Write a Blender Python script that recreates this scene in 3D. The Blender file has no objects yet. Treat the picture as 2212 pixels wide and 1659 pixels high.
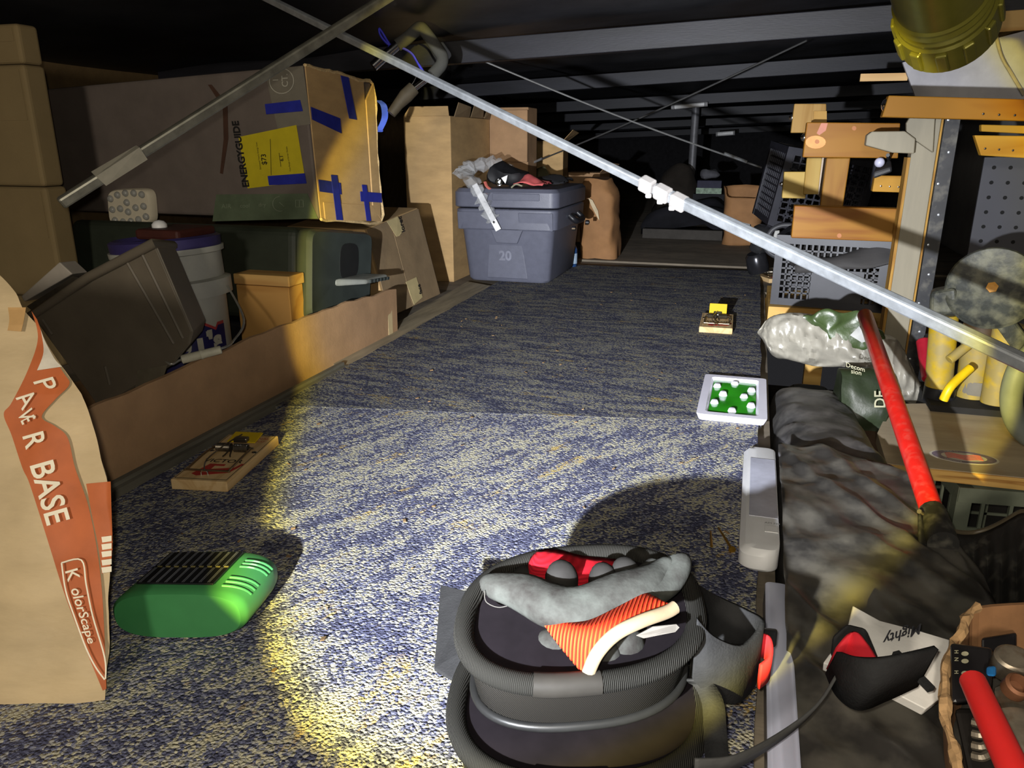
import bpy, bmesh, math, random
from mathutils import Vector, Matrix, noise
random.seed(7)
V = Vector
sc = bpy.context.scene
COL = sc.collection

# ---------------------------------------------------------------- camera
FW, FH, FPX, CAMZ = 2212.0, 1659.0, 1660.0, 0.47
PITCH, YAW = math.radians(17.378), math.radians(17.067)
cam_d = bpy.data.cameras.new('camera')
cam_d.sensor_fit = 'HORIZONTAL'; cam_d.sensor_width = 36.0
cam_d.lens = 36.0 * FPX / FW
cam_d.clip_start = 0.02
cam = bpy.data.objects.new('camera', cam_d); COL.objects.link(cam)
cam.location = (0, 0, CAMZ)
cam.rotation_euler = (math.radians(90) - PITCH, 0, YAW)
sc.camera = cam

# ---------------------------------------------------------------- world, lights, exposure
w = bpy.data.worlds.new('night'); sc.world = w; w.use_nodes = True
w.node_tree.nodes['Background'].inputs[0].default_value = (0.60, 0.60, 0.66, 1)
w.node_tree.nodes['Background'].inputs[1].default_value = 0.03
sc.view_settings.view_transform = 'Standard'; sc.view_settings.look = 'None'
sc.view_settings.exposure = 0.0; sc.view_settings.gamma = 1.0; sc.view_settings.use_curve_mapping = False

TORCH = V((-0.209, -0.225, 0.372))
az, el = math.radians(-0.5), math.radians(-6.8)
TDIR = V((math.sin(az) * math.cos(el), math.cos(az) * math.cos(el), math.sin(el)))

def spot(name, power, color, size, blend, radius):
    d = bpy.data.lights.new(name, 'SPOT'); d.energy = power; d.color = color
    d.spot_size = math.radians(size); d.spot_blend = blend; d.shadow_soft_size = radius
    o = bpy.data.objects.new(name, d); COL.objects.link(o)
    o.location = TORCH; o.rotation_euler = TDIR.to_track_quat('-Z', 'Y').to_euler()
    return o
# one hand torch held beside the camera: white beam whose rim turns yellow (chromatic edge of the lens)
beam = spot('torch_beam', 230, (1, 1, 1), 45.8, 0.03, 0.009)
hot = spot('torch_hot_spot', 220, (0.93, 0.96, 1.0), 39.0, 1.0, 0.009)
bd = beam.data; bd.use_nodes = True; bt_ = bd.node_tree; em = bt_.nodes['Emission']
ge_ = bt_.nodes.new('ShaderNodeNewGeometry'); dt_ = bt_.nodes.new('ShaderNodeVectorMath'); dt_.operation = 'DOT_PRODUCT'
bt_.links.new(ge_.outputs['Incoming'], dt_.inputs[0]); dt_.inputs[1].default_value = TDIR
ab_ = bt_.nodes.new('ShaderNodeMath'); ab_.operation = 'ABSOLUTE'; bt_.links.new(dt_.outputs['Value'], ab_.inputs[0])
ac_ = bt_.nodes.new('ShaderNodeMath'); ac_.operation = 'ARCCOSINE'; bt_.links.new(ab_.outputs[0], ac_.inputs[0])
mr_ = bt_.nodes.new('ShaderNodeMapRange'); bt_.links.new(ac_.outputs[0], mr_.inputs['Value'])
mr_.inputs['From Min'].default_value = math.radians(19.4); mr_.inputs['From Max'].default_value = math.radians(23.0)
cr_ = bt_.nodes.new('ShaderNodeValToRGB'); bt_.links.new(mr_.outputs[0], cr_.inputs[0])
el_ = cr_.color_ramp.elements; el_[0].position = 0.0; el_[0].color = (0.90, 0.94, 1.0, 1); el_[1].position = 1.0; el_[1].color = (1.0, 0.55, 0.10, 1)
for ps_, c_ in ((0.45, (0.97, 0.97, 0.86, 1)), (0.72, (1.15, 1.0, 0.30, 1)), (0.9, (1.0, 0.80, 0.10, 1))):
    e_ = el_.new(ps_); e_.color = c_
bt_.links.new(cr_.outputs[0], em.inputs['Color'])
# the phone's own small flash lamp beside its lens
fd = bpy.data.lights.new('phone_flash', 'POINT'); fd.energy = 14; fd.color = (1.0, 0.92, 0.76); fd.shadow_soft_size = 0.006
fo_ = bpy.data.objects.new('phone_flash', fd); COL.objects.link(fo_); fo_.location = (-0.012, -0.004, CAMZ + 0.016)
# added warm fill light, unseen behind the camera, to brighten the left side
wl = bpy.data.lights.new('fill_light', 'POINT'); wl.energy = 72; wl.color = (1.0, 0.90, 0.74); wl.shadow_soft_size = 0.09
wo = bpy.data.objects.new('fill_light', wl); COL.objects.link(wo); wo.location = (-0.05, -1.15, 0.80)

# ---------------------------------------------------------------- helpers
def lin(c):
    c = c / 255.0
    return c / 12.92 if c <= 0.04045 else ((c + 0.055) / 1.055) ** 2.4
def rgb(t): return (lin(t[0]), lin(t[1]), lin(t[2]), 1.0)
_cy, _sy, _cp, _sp = math.cos(YAW), math.sin(YAW), math.cos(PITCH), math.sin(PITCH)
def ray(px, py):
    a, b = (px - FW / 2) / FPX, -(py - FH / 2) / FPX
    x, y, z = a, b * _sp + _cp, b * _cp - _sp
    return V((x * _cy - y * _sy, x * _sy + y * _cy, z))
EYE = V((0, 0, CAMZ))
def on(px, py, axis, val):          # point seen at (px, py) on the plane axis = val
    r = ray(px, py); return EYE + r * ((val - EYE[axis]) / r[axis])
def fl(px, py, z=0.0): return on(px, py, 2, z)
def dp(px, py, d): return EYE + ray(px, py) * d

MATS = {}
def nt(name):
    m = bpy.data.materials.new(name); m.use_nodes = True
    t = m.node_tree; b = t.nodes['Principled BSDF']
    return m, t, b
def M(name, col, rough=0.7, metal=0.0, var=0.12, scale=25.0, bump=0.0, bscale=150.0, stretch=(1, 1, 1), spec=0.4,
      trans=0.0, alpha=1.0, col2=None, emit=None, dust=0.0, dustcol=(150, 145, 130), dlo=0.5, dscale=2.7):
    if name in MATS: return MATS[name]
    m, t, b = nt(name); N, Lk = t.nodes, t.links
    tc = N.new('ShaderNodeTexCoord'); mp = N.new('ShaderNodeMapping'); mp.inputs['Scale'].default_value = stretch
    Lk.new(tc.outputs['Object'], mp.inputs['Vector'])
    nz = N.new('ShaderNodeTexNoise'); nz.inputs['Scale'].default_value = scale; nz.inputs['Detail'].default_value = 6
    nz.inputs['Roughness'].default_value = 0.62
    Lk.new(mp.outputs[0], nz.inputs['Vector'])
    c = rgb(col)
    r = N.new('ShaderNodeValToRGB')
    if col2 is None:
        a0 = tuple(max(0, x * (1 - var * 1.6)) for x in c[:3]) + (1,); a1 = tuple(min(1, x * (1 + var * 1.6)) for x in c[:3]) + (1,)
    else: a0, a1 = c, rgb(col2)
    r.color_ramp.elements[0].position = 0.32; r.color_ramp.elements[0].color = a0
    r.color_ramp.elements[1].position = 0.68; r.color_ramp.elements[1].color = a1
    Lk.new(nz.outputs['Fac'], r.inputs[0])
    out = r.outputs[0]
    if dust:
        n2 = N.new('ShaderNodeTexNoise'); n2.inputs['Scale'].default_value = scale * dscale; n2.inputs['Detail'].default_value = 8
        Lk.new(tc.outputs['Object'], n2.inputs['Vector'])
        r2 = N.new('ShaderNodeValToRGB'); r2.color_ramp.elements[0].position = dlo ; r2.color_ramp.elements[1].position = dlo + 0.2
        r2.color_ramp.elements[1].color = (dust, dust, dust, 1)
        Lk.new(n2.outputs['Fac'], r2.inputs[0])
        mx = N.new('ShaderNodeMixRGB'); Lk.new(r2.outputs[0], mx.inputs[0]); Lk.new(out, mx.inputs[1]); mx.inputs[2].default_value = rgb(dustcol)
        out = mx.outputs[0]
    Lk.new(out, b.inputs['Base Color'])
    b.inputs['Roughness'].default_value = rough; b.inputs['Metallic'].default_value = metal
    b.inputs['Specular IOR Level'].default_value = spec
    if trans: b.inputs['Transmission Weight'].default_value = trans
    if alpha < 1: b.inputs['Alpha'].default_value = alpha
    if bump:
        n3 = N.new('ShaderNodeTexNoise'); n3.inputs['Scale'].default_value = bscale; n3.inputs['Detail'].default_value = 4
        Lk.new(mp.outputs[0], n3.inputs['Vector'])
        bp = N.new('ShaderNodeBump'); bp.inputs['Strength'].default_value = bump; bp.inputs['Distance'].default_value = 0.004
        Lk.new(n3.outputs['Fac'], bp.inputs['Height']); Lk.new(bp.outputs[0], b.inputs['Normal'])
    MATS[name] = m
    return m

def wood(name, col, dark, ax=0, scale=14, rough=0.55, st=0.08, knots=False):
    if name in MATS: return MATS[name]
    m, t, b = nt(name); N, Lk = t.nodes, t.links
    tc = N.new('ShaderNodeTexCoord'); mp = N.new('ShaderNodeMapping')
    s = [1, 1, 1]; s[ax] = st; mp.inputs['Scale'].default_value = s
    Lk.new(tc.outputs['Object'], mp.inputs['Vector'])
    nz = N.new('ShaderNodeTexNoise'); nz.inputs['Scale'].default_value = scale; nz.inputs['Detail'].default_value = 4; nz.inputs['Distortion'].default_value = 0.6
    Lk.new(mp.outputs[0], nz.inputs['Vector'])
    mt = N.new('ShaderNodeMath'); mt.operation = 'MULTIPLY'; mt.inputs[1].default_value = 9; Lk.new(nz.outputs['Fac'], mt.inputs[0])
    fr = N.new('ShaderNodeMath'); fr.operation = 'PINGPONG'; fr.inputs[1].default_value = 1; Lk.new(mt.outputs[0], fr.inputs[0])
    r = N.new('ShaderNodeValToRGB'); r.color_ramp.elements[0].color = rgb(dark); r.color_ramp.elements[1].color = rgb(col)
    r.color_ramp.elements[0].position = 0.0; r.color_ramp.elements[1].position = 0.55
    Lk.new(fr.outputs[0], r.inputs[0])
    Lk.new(r.outputs[0], b.inputs['Base Color']); b.inputs['Roughness'].default_value = rough; b.inputs['Specular IOR Level'].default_value = 0.12
    MATS[name] = m
    return m

def ribbed(name, col, axis, freq, rough=0.7, strength=0.6, col2=None, dist=0.003):
    """fine woven / ribbed relief running across one axis"""
    if name in MATS: return MATS[name]
    m, t, b = nt(name); N, Lk = t.nodes, t.links
    tc = N.new('ShaderNodeTexCoord'); wv = N.new('ShaderNodeTexWave'); wv.bands_direction = axis
    wv.inputs['Scale'].default_value = freq; wv.inputs['Distortion'].default_value = 0.6; wv.inputs['Detail'].default_value = 1
    Lk.new(tc.outputs['Object'], wv.inputs['Vector'])
    r = N.new('ShaderNodeValToRGB'); c = rgb(col)
    r.color_ramp.elements[0].color = tuple(x * 0.62 for x in c[:3]) + (1,); r.color_ramp.elements[1].color = c if col2 is None else rgb(col2)
    Lk.new(wv.outputs['Fac'], r.inputs[0]); Lk.new(r.outputs[0], b.inputs['Base Color'])
    bp = N.new('ShaderNodeBump'); bp.inputs['Strength'].default_value = strength; bp.inputs['Distance'].default_value = dist
    Lk.new(wv.outputs['Fac'], bp.inputs['Height']); Lk.new(bp.outputs[0], b.inputs['Normal'])
    b.inputs['Roughness'].default_value = rough; b.inputs['Specular IOR Level'].default_value = 0.1
    MATS[name] = m
    return m

class B:
    def __init__(s): s.v, s.f = [], []
    def add(s, vs, fs):
        k = len(s.v); s.v += [V(p) for p in vs]; s.f += [tuple(i + k for i in q) for q in fs]; return s
    def hexa(s, p):      # 0-3 one face loop, 4-7 opposite loop
        return s.add(p, [(0, 1, 2, 3), (7, 6, 5, 4), (0, 4, 5, 1), (1, 5, 6, 2), (2, 6, 7, 3), (3, 7, 4, 0)])
    def box(s, c, d, R=None):
        c = V(c); h = V(d) / 2
        p = [V((x * h.x, y * h.y, z * h.z)) for z in (-1, 1) for x, y in ((-1, -1), (1, -1), (1, 1), (-1, 1))]
        if R is not None: p = [R @ q for q in p]
        return s.hexa([c + q for q in p])
    def bb(s, x0, x1, y0, y1, z0, z1): return s.box(((x0 + x1) / 2, (y0 + y1) / 2, (z0 + z1) / 2), (x1 - x0, y1 - y0, z1 - z0))
    def bar(s, a, b, wd, th, up=(0, 0, 1)):
        a, b = V(a), V(b); d = (b - a).normalized(); u = V(up); sx = d.cross(u).normalized(); u = sx.cross(d).normalized()
        R = Matrix((sx, d, u)).transposed(); return s.box((a + b) / 2, (wd, (b - a).length, th), R)
    def prism(s, pts, vec):
        n = len(pts); vec = V(vec); a = [V(p) for p in pts]; q = a + [p + vec for p in a]
        return s.add(q, [tuple(range(n))[::-1], tuple(range(n, 2 * n))] + [(i, (i + 1) % n, n + (i + 1) % n, n + i) for i in range(n)])
    def loft(s, rings, closed=True, caps=True, loop=False):
        n = len(rings[0]); k = len(rings); vs = [p for r in rings for p in r]; fs = []
        for i in range(k if loop else k - 1):
            i2 = (i + 1) % k
            for j in range(n if closed else n - 1):
                j2 = (j + 1) % n
                fs.append((i * n + j, i * n + j2, i2 * n + j2, i2 * n + j))
        if caps and closed and not loop: fs += [tuple(range(n))[::-1], tuple(range((k - 1) * n, k * n))]
        return s.add(vs, fs)
    def tube(s, pts, r, n=10, caps=True, closed=False, flat=1.0, up=None):
        pts = [V(p) for p in pts]; rings = []; k = len(pts)
        rr = r if isinstance(r, (list, tuple)) else [r] * k
        prev = None
        for i, p in enumerate(pts):
            if closed: d = pts[(i + 1) % k] - pts[i - 1]
            else: d = pts[min(i + 1, k - 1)] - pts[max(i - 1, 0)]
            d.normalize()
            if prev is None:
                u = V(up) if up is not None else (V((0, 0, 1)) if abs(d.z) < 0.9 else V((1, 0, 0)))
            else: u = prev
            sx = d.cross(u).normalized(); u = sx.cross(d).normalized(); prev = u
            rings.append([p + (sx * math.cos(a) + u * math.sin(a) * flat) * rr[i] for a in [2 * math.pi * j / n for j in range(n)]])
        return s.loft(rings, caps=caps, loop=closed)
    def lathe(s, prof, c=(0, 0, 0), axis=(0, 0, 1), n=32, caps=True, sx=1.0, sy=1.0):
        c = V(c); ax = V(axis).normalized(); q = V((0, 0, 1)).rotation_difference(ax)
        rings = [[c + q @ V((r * math.cos(a) * sx, r * math.sin(a) * sy, z)) for a in [2 * math.pi * j / n for j in range(n)]] for r, z in prof]
        return s.loft(rings, caps=caps)
    def grid(s, fn, nu, nv):
        vs = [fn(i / nu, j / nv) for j in range(nv + 1) for i in range(nu + 1)]; w1 = nu + 1
        return s.add(vs, [(j * w1 + i, j * w1 + i + 1, (j + 1) * w1 + i + 1, (j + 1) * w1 + i) for j in range(nv) for i in range(nu)])
    def ball(s, c, r, n=14, m=9, sc_=(1, 1, 1), R=None):
        c = V(c); rings = []
        for i in range(1, m):
            t = math.pi * i / m
            ring = []
            for j in range(n):
                a = 2 * math.pi * j / n
                p = V((math.sin(t) * math.cos(a) * r * sc_[0], math.sin(t) * math.sin(a) * r * sc_[1], math.cos(t) * r * sc_[2]))
                ring.append(c + (R @ p if R else p))
            rings.append(ring)
        return s.loft(rings)

def T(name, label, cat, loc, group=None, kind=None):
    o = bpy.data.objects.new(name, None); COL.objects.link(o); o.location = V(loc); o.empty_display_size = 0.03
    o['label'] = label; o['category'] = cat
    if group: o['group'] = group
    if kind: o['kind'] = kind
    return o
def origin(p):
    v = V((0, 0, 0))
    while p is not None: v += p.location; p = p.parent
    return v
def add(name, b, mat, parent=None, smooth=None, bevel=0, solid=0, label=None, cat=None, group=None, kind=None, seg=2):
    me = bpy.data.meshes.new(name)
    if parent is not None: off = origin(parent); loc = V((0, 0, 0))
    else:
        n = len(b.v); off = V((sum(p.x for p in b.v) / n, sum(p.y for p in b.v) / n, min(p.z for p in b.v))); loc = off
    me.from_pydata([p - off for p in b.v], [], b.f)
    bm = bmesh.new(); bm.from_mesh(me); bmesh.ops.recalc_face_normals(bm, faces=bm.faces); bm.to_mesh(me); bm.free()
    if smooth is not None:
        for p in me.polygons: p.use_smooth = True
        me.set_sharp_from_angle(angle=math.radians(smooth))
    me.materials.append(mat)
    o = bpy.data.objects.new(name, me); COL.objects.link(o); o.parent = parent; o.location = loc
    if solid:
        md = o.modifiers.new('solid', 'SOLIDIFY'); md.thickness = abs(solid); md.offset = 0
    if bevel:
        md = o.modifiers.new('bevel', 'BEVEL'); md.width = bevel; md.segments = seg; md.limit_method = 'ANGLE'; md.angle_limit = math.radians(35)
    if label: o['label'] = label
    if cat: o['category'] = cat
    if group: o['group'] = group
    if kind: o['kind'] = kind
    return o
def copy_tree(o, parent=None, loc=None, rot=None):
    c = o.copy(); COL.objects.link(c); c.parent = parent
    if loc is not None: c.location = loc
    if rot is not None: c.rotation_euler = rot
    for ch in list(o.children): copy_tree(ch, c)
    return c
def text2d(txt, size=1.0, bold=0.0, spacing=1.0, shear=0.0):
    cu = bpy.data.curves.new('txt', 'FONT'); cu.body = txt; cu.size = size; cu.offset = bold; cu.space_character = spacing; cu.shear = shear
    cu.resolution_u = 3; cu.align_x = 'LEFT'
    o = bpy.data.objects.new('txt', cu); COL.objects.link(o)
    bpy.context.view_layer.update()
    me = bpy.data.meshes.new_from_object(o.evaluated_get(bpy.context.evaluated_depsgraph_get()))
    vs = [(v.co.x, v.co.y) for v in me.vertices]; fs = [tuple(p.vertices) for p in me.polygons]
    bpy.data.objects.remove(o); bpy.data.curves.remove(cu); bpy.data.meshes.remove(me)
    return vs, fs
def lettering(b, txt, fn, size=1.0, bold=0.0, spacing=1.0, shear=0.0):
    """fn maps text plane (0..width, 0..size) to world"""
    vs, fs = text2d(txt, size, bold, spacing, shear); return b.add([fn(x, y) for x, y in vs], fs)
def lerp(a, b, t): return a + (b - a) * t
def path(pts, n):      # catmull-rom through pts, n samples per span
    pts = [V(p) for p in pts]; out = []
    for i in range(len(pts) - 1):
        p0, p1, p2, p3 = pts[max(i - 1, 0)], pts[i], pts[i + 1], pts[min(i + 2, len(pts) - 1)]
        for k in range(n):
            t = k / n
            out.append(0.5 * ((2 * p1) + (p2 - p0) * t + (2 * p0 - 5 * p1 + 4 * p2 - p3) * t * t + (3 * p1 - p0 - 3 * p2 + p3) * t ** 3))
    out.append(pts[-1]); return out
def nz3(p, s, seed=0): return noise.noise(V((p[0] * s + seed, p[1] * s + seed * 1.7, p[2] * s)))
def crumple(b, s, amp, seed=0, where=None):
    for p in b.v:
        k = 1.0 if where is None else where(p)
        d = V((nz3(p, s, seed), nz3(p, s, seed + 31), nz3(p, s, seed + 67))); p += d * amp * k
    return b

def skirt(b, nu, nv, depth):
    """side faces of a grid sheet, with their own vertices so the top keeps its shading"""
    w1 = nu + 1; loop = list(range(w1)) + [j * w1 + nu for j in range(1, nv + 1)] + [nv * w1 + i for i in range(nu - 1, -1, -1)] + [j * w1 for j in range(nv - 1, 0, -1)]
    t = [b.v[i].copy() for i in loop]; d = [p - V((0, 0, depth)) for p in t]; n = len(t)
    return b.add(t + d, [(i, (i + 1) % n, n + (i + 1) % n, n + i) for i in range(n)])
def ridge(b, s, amp, seed=0, vec=(0, 0, 1)):
    """sharp creases: ridged noise along one direction"""
    vec = V(vec)
    for p in b.v: p += vec * amp * ((1 - abs(nz3(p, s, seed)) * 2.4) * 0.65 + (1 - abs(nz3(p, s * 2.3, seed + 5)) * 2.4) * 0.35)
    return b
# ---------------------------------------------------------------- materials shared
card = M('cardboard', (190, 156, 108), 0.85, var=0.09, scale=9, bump=0.12, bscale=260, stretch=(1, 1, 3))
card_dark = M('cardboard_brown', (164, 130, 96), 0.85, var=0.10, scale=10, bump=0.1, bscale=220)
card_grey = M('cardboard_greyish', (140, 118, 88), 0.85, var=0.1, scale=14, bump=0.1)
black_tarp = M('black_tarp', (46, 46, 50), 0.5, var=0.25, scale=6, bump=0.35, bscale=14, spec=0.35)
black_pl = M('black_plastic', (34, 34, 37), 0.45, var=0.15)
steel = M('steel', (170, 172, 175), 0.28, metal=1.0, var=0.08)
chrome = M('chrome', (215, 215, 218), 0.12, metal=1.0, var=0.03)
galv = M('galvanised', (185, 190, 196), 0.42, metal=0.75, var=0.12, scale=60, stretch=(1, 1, 1))
white_pl = M('white_plastic', (226, 226, 228), 0.4, var=0.03)
paper = M('white_paper', (225, 222, 218), 0.8, var=0.04, scale=40, bump=0.15, bscale=60)
ink = M('black_ink', (24, 22, 22), 0.7, var=0.05)
tape_blue = M('blue_tape', (38, 46, 150), 0.45, var=0.1, scale=50)

def carpet_mat(name, ang, stretch, light, seed):
    m, t, b = nt(name); N, Lk = t.nodes, t.links
    tc = N.new('ShaderNodeTexCoord')
    mp = N.new('ShaderNodeMapping'); mp.inputs['Rotation'].default_value = (0, 0, ang); mp.inputs['Location'].default_value = (seed, seed, 0)
    Lk.new(tc.outputs['Object'], mp.inputs['Vector'])
    mp2 = N.new('ShaderNodeMapping'); mp2.inputs['Scale'].default_value = stretch; Lk.new(mp.outputs[0], mp2.inputs['Vector'])
    def nzn(vec, s, d=5, r=0.6):
        n = N.new('ShaderNodeTexNoise'); n.inputs['Scale'].default_value = s; n.inputs['Detail'].default_value = d; n.inputs['Roughness'].default_value = r
        Lk.new(vec, n.inputs['Vector']); return n.outputs['Fac']
    def ramp(f, p0, p1, c0=(0, 0, 0, 1), c1=(1, 1, 1, 1)):
        r = N.new('ShaderNodeValToRGB'); r.color_ramp.elements[0].position = p0; r.color_ramp.elements[1].position = p1
        r.color_ramp.elements[0].color = c0; r.color_ramp.elements[1].color = c1; Lk.new(f, r.inputs[0]); return r.outputs[0]
    def mix(f, a, c):
        x = N.new('ShaderNodeMixRGB'); Lk.new(f, x.inputs[0])
        if isinstance(a, tuple): x.inputs[1].default_value = a
        else: Lk.new(a, x.inputs[1])
        if isinstance(c, tuple): x.inputs[2].default_value = c
        else: Lk.new(c, x.inputs[2])
        return x.outputs[0]
    vo = N.new('ShaderNodeTexVoronoi'); vo.inputs['Scale'].default_value = 300; Lk.new(mp.outputs[0], vo.inputs['Vector'])
    bw = N.new('ShaderNodeSeparateColor'); Lk.new(vo.outputs['Color'], bw.inputs[0])
    L = light
    # each loop of pile takes one yarn colour; broad patches shift the mixture of yarns
    patch = nzn(mp2.outputs[0], 24, 6, 0.6)
    ad = N.new('ShaderNodeMath'); ad.operation = 'MULTIPLY_ADD'; ad.inputs[1].default_value = 2.0; Lk.new(patch, ad.inputs[0]); 
    sb = N.new('ShaderNodeMath'); sb.operation = 'MULTIPLY_ADD'; sb.inputs[1].default_value = 0.75; sb.inputs[2].default_value = -0.87; Lk.new(bw.outputs[0], sb.inputs[0])
    Lk.new(sb.outputs[0], ad.inputs[2])
    r = N.new('ShaderNodeValToRGB'); e = r.color_ramp.elements
    e[0].position = 0.25; e[0].color = tuple(x * L for x in rgb((80, 82, 108))[:3]) + (1,)
    e[1].position = 0.78; e[1].color = tuple(x * L for x in rgb((188, 183, 160))[:3]) + (1,)
    q = e.new(0.42); q.color = tuple(x * L for x in rgb((108, 111, 138))[:3]) + (1,)
    q = e.new(0.54); q.color = tuple(x * L for x in rgb((138, 140, 156))[:3]) + (1,)
    Lk.new(ad.outputs[0], r.inputs[0])
    tan = ramp(nzn(mp2.outputs[0], 16, 4, 0.7), 0.60, 0.68)
    gate = ramp(bw.outputs[1], 0.35, 0.5)
    mm = N.new('ShaderNodeMath'); mm.operation = 'MULTIPLY'; Lk.new(tan, mm.inputs[0]); Lk.new(gate, mm.inputs[1])
    base = mix(mm.outputs[0], r.outputs[0], tuple(x * L for x in rgb((205, 178, 112))[:3]) + (1,))
    Lk.new(base, b.inputs['Base Color'])
    b.inputs['Roughness'].default_value = 0.95; b.inputs['Specular IOR Level'].default_value = 0.15
    fine = nzn(mp.outputs[0], 420, 2, 0.5)
    sm = N.new('ShaderNodeMath'); sm.operation = 'MULTIPLY_ADD'; sm.inputs[1].default_value = -0.8; Lk.new(vo.outputs['Distance'], sm.inputs[0]); Lk.new(fine, sm.inputs[2])
    bp = N.new('ShaderNodeBump'); bp.inputs['Strength'].default_value = 0.9; bp.inputs['Distance'].default_value = 0.004
    Lk.new(sm.outputs[0], bp.inputs['Height']); Lk.new(bp.outputs[0], b.inputs['Normal'])
    return m

# ---------------------------------------------------------------- setting
ply_dirty = M('weathered_plywood', (118, 108, 94), 0.85, var=0.22, scale=7, stretch=(0.4, 1.6, 1), bump=0.1, dust=0.35, dustcol=(60, 54, 48))
def S(name, b, mat, **k):
    o = add(name, b, mat, kind='structure', **k); return o
fo = S('floor', B().bb(-2.3, 0.062, -0.9, 2.72, -0.03, -0.012).bb(-2.3, 1.2, 2.72, 9.6, -0.03, -0.012), ply_dirty, label='weathered plywood loft floor under the carpet')
# the plywood sheet behind the carpet has a visible joint: a thin lip standing proud
add('plywood_sheet', B().bb(-0.78, 0.9, 3.24, 5.0, -0.012, -0.004), ply_dirty, fo)
add('edge_beam', B().bb(0.03, 0.058, -0.9, 2.715, -0.16, -0.031), M('beam_wood', (150, 120, 76), 0.7, var=0.15, scale=12), fo)
add('header_beam', B().bb(0.062, 0.9, 2.722, 2.76, -0.12, -0.031), wood('header_pine', (210, 168, 92), (170, 124, 62), 0), fo)
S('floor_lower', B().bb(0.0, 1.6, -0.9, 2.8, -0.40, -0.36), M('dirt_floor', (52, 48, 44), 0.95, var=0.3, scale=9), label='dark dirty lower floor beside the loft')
S('wall_left', B().bb(-2.06, -2.0, -0.9, 9.6, -0.03, 1.1), M('hazed_wall', (112, 92, 62), 0.9, var=0.1), label='dark wall behind the boxes')  # wall colour is lifted to stand in for lens haze
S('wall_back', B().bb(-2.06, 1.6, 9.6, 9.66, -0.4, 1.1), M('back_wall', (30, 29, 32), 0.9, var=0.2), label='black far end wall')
wr = S('wall_right', B().bb(0.92, 0.96, 1.0, 9.6, -0.4, 1.2), M('grey_wallboard', (150, 150, 152), 0.85, var=0.06, scale=8, bump=0.06), label='pale grey wall board on the right')
add('wall_trim', B().bb(0.895, 0.92, 1.0, 4.2, 0.88, 0.955), wood('trim_pine', (214, 176, 116), (180, 138, 84), 1), wr)

# sloping black sheet ceiling, joists under it
def cz(x, y): return 0.80 + 0.07 * x + 0.02 * max(0, 2.2 - y)
ce_b = B().grid(lambda u, v: V((lerp(-2.06, 1.0, u), lerp(-0.4, 9.6, v), cz(lerp(-2.06, 1.0, u), lerp(-0.4, 9.6, v)) + 0.022 * noise.noise(V((u * 7, v * 14, 0))) + 0.035)), 60, 120)
ce = S('ceiling', ce_b, black_tarp, smooth=60, solid=0.004, label='black sheet ceiling sagging over the joists')
jm = M('black_joist', (34, 34, 41), 0.55, var=0.22, scale=8, stretch=(0.3, 2, 2), bump=0.1, spec=0.4)
J = [(2.30, (1120, 127), (1936, 67)), (3.5, (1100, 203), (1855, 152)), (4.7, (1180, 243), (1805, 210)), (5.9, (1250, 262), (1780, 240)), (7.1, (1300, 281), (1740, 262)), (8.3, (1330, 298), (1700, 283))]
for y, a, c in J:
    p, q = on(a[0], a[1], 1, y), on(c[0], c[1], 1, y)
    d = (q - p) / (q.x - p.x)
    p = p + d * (-1.95 - p.x); q = q + d * (0.9 - q.x)
    hgt = 0.062 if y < 3 else 0.056
    add('joist', B().hexa([p, q, q + V((0, .038, 0)), p + V((0, .038, 0)), p + V((0, 0, hgt)), q + V((0, 0, hgt)), q + V((0, .038, hgt)), p + V((0, .038, hgt))]), jm, ce, bevel=0.002)

# carpet: two pieces meeting in a seam
SE0, SE1 = fl(700, 855), fl(1645, 921)
def carpet_top(b):
    return crumple(b, 6, 0.0015, 3)
b = B().grid(lambda u, v: V((lerp(-0.80, 0.040, u), lerp(-0.5, lerp(1.165, 1.333, u), v), 0.0)), 40, 60)
for p in b.v:
    p.x += 0.006 * nz3(p, 9, 5) if p.x > -0.2 else 0
    p.z += 0.0016 * nz3(p, 14, 9)
for p in b.v: p.z += .0055
skirt(b, 40, 60, .011)
c1 = add('carpet', b, carpet_mat('carpet_near', math.radians(-60), (0.5, 1.6, 1), 0.74, 0.0), smooth=60, label='near piece of flecked blue-grey carpet, diagonally streaked', cat='carpet', group='carpet pieces on the loft floor')
b = B().grid(lambda u, v: V((lerp(lerp(-0.815, -0.84, v), 0.046, u), lerp(lerp(1.165, 1.333, u) - .004, lerp(3.0, 3.07, u), v), 0.0)), 40, 60)
for p in b.v:
    p.x += 0.003 * nz3(p, 9, 5); p.z += 0.0016 * nz3(p, 14, 9) + .0012
for p in b.v: p.z += .0050
skirt(b, 40, 60, .011)
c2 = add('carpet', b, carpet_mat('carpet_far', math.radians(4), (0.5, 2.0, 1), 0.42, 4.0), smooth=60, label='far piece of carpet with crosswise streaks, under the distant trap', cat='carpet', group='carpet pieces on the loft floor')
# weathered battens between carpet and cardboard
bm_ = M('grey_batten', (96, 92, 82), 0.85, var=0.25, scale=16, stretch=(2.5, 0.25, 1), bump=0.15)
add('wooden_batten', B().hexa([fl(1010, 608), fl(1065, 618), fl(735, 800), fl(715, 780)] + [p + V((0, 0, -0.011)) for p in (fl(1010, 608), fl(1065, 618), fl(735, 800), fl(715, 780))]), M('pale_batten', (142, 130, 106), 0.8, var=0.2, scale=20, stretch=(2.5, 0.3, 1)), label='pale dusty wooden batten edging the far carpet', cat='batten')
add('rubber_strip', B().bb(-0.850, -0.823, 0.3, 1.45, -0.012, 0.004).bb(-0.842, -0.832, 0.3, 1.45, 0.003, 0.010), bm_, label='dark ridged rubber strip between cardboard tray and carpet', cat='strip')
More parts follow.
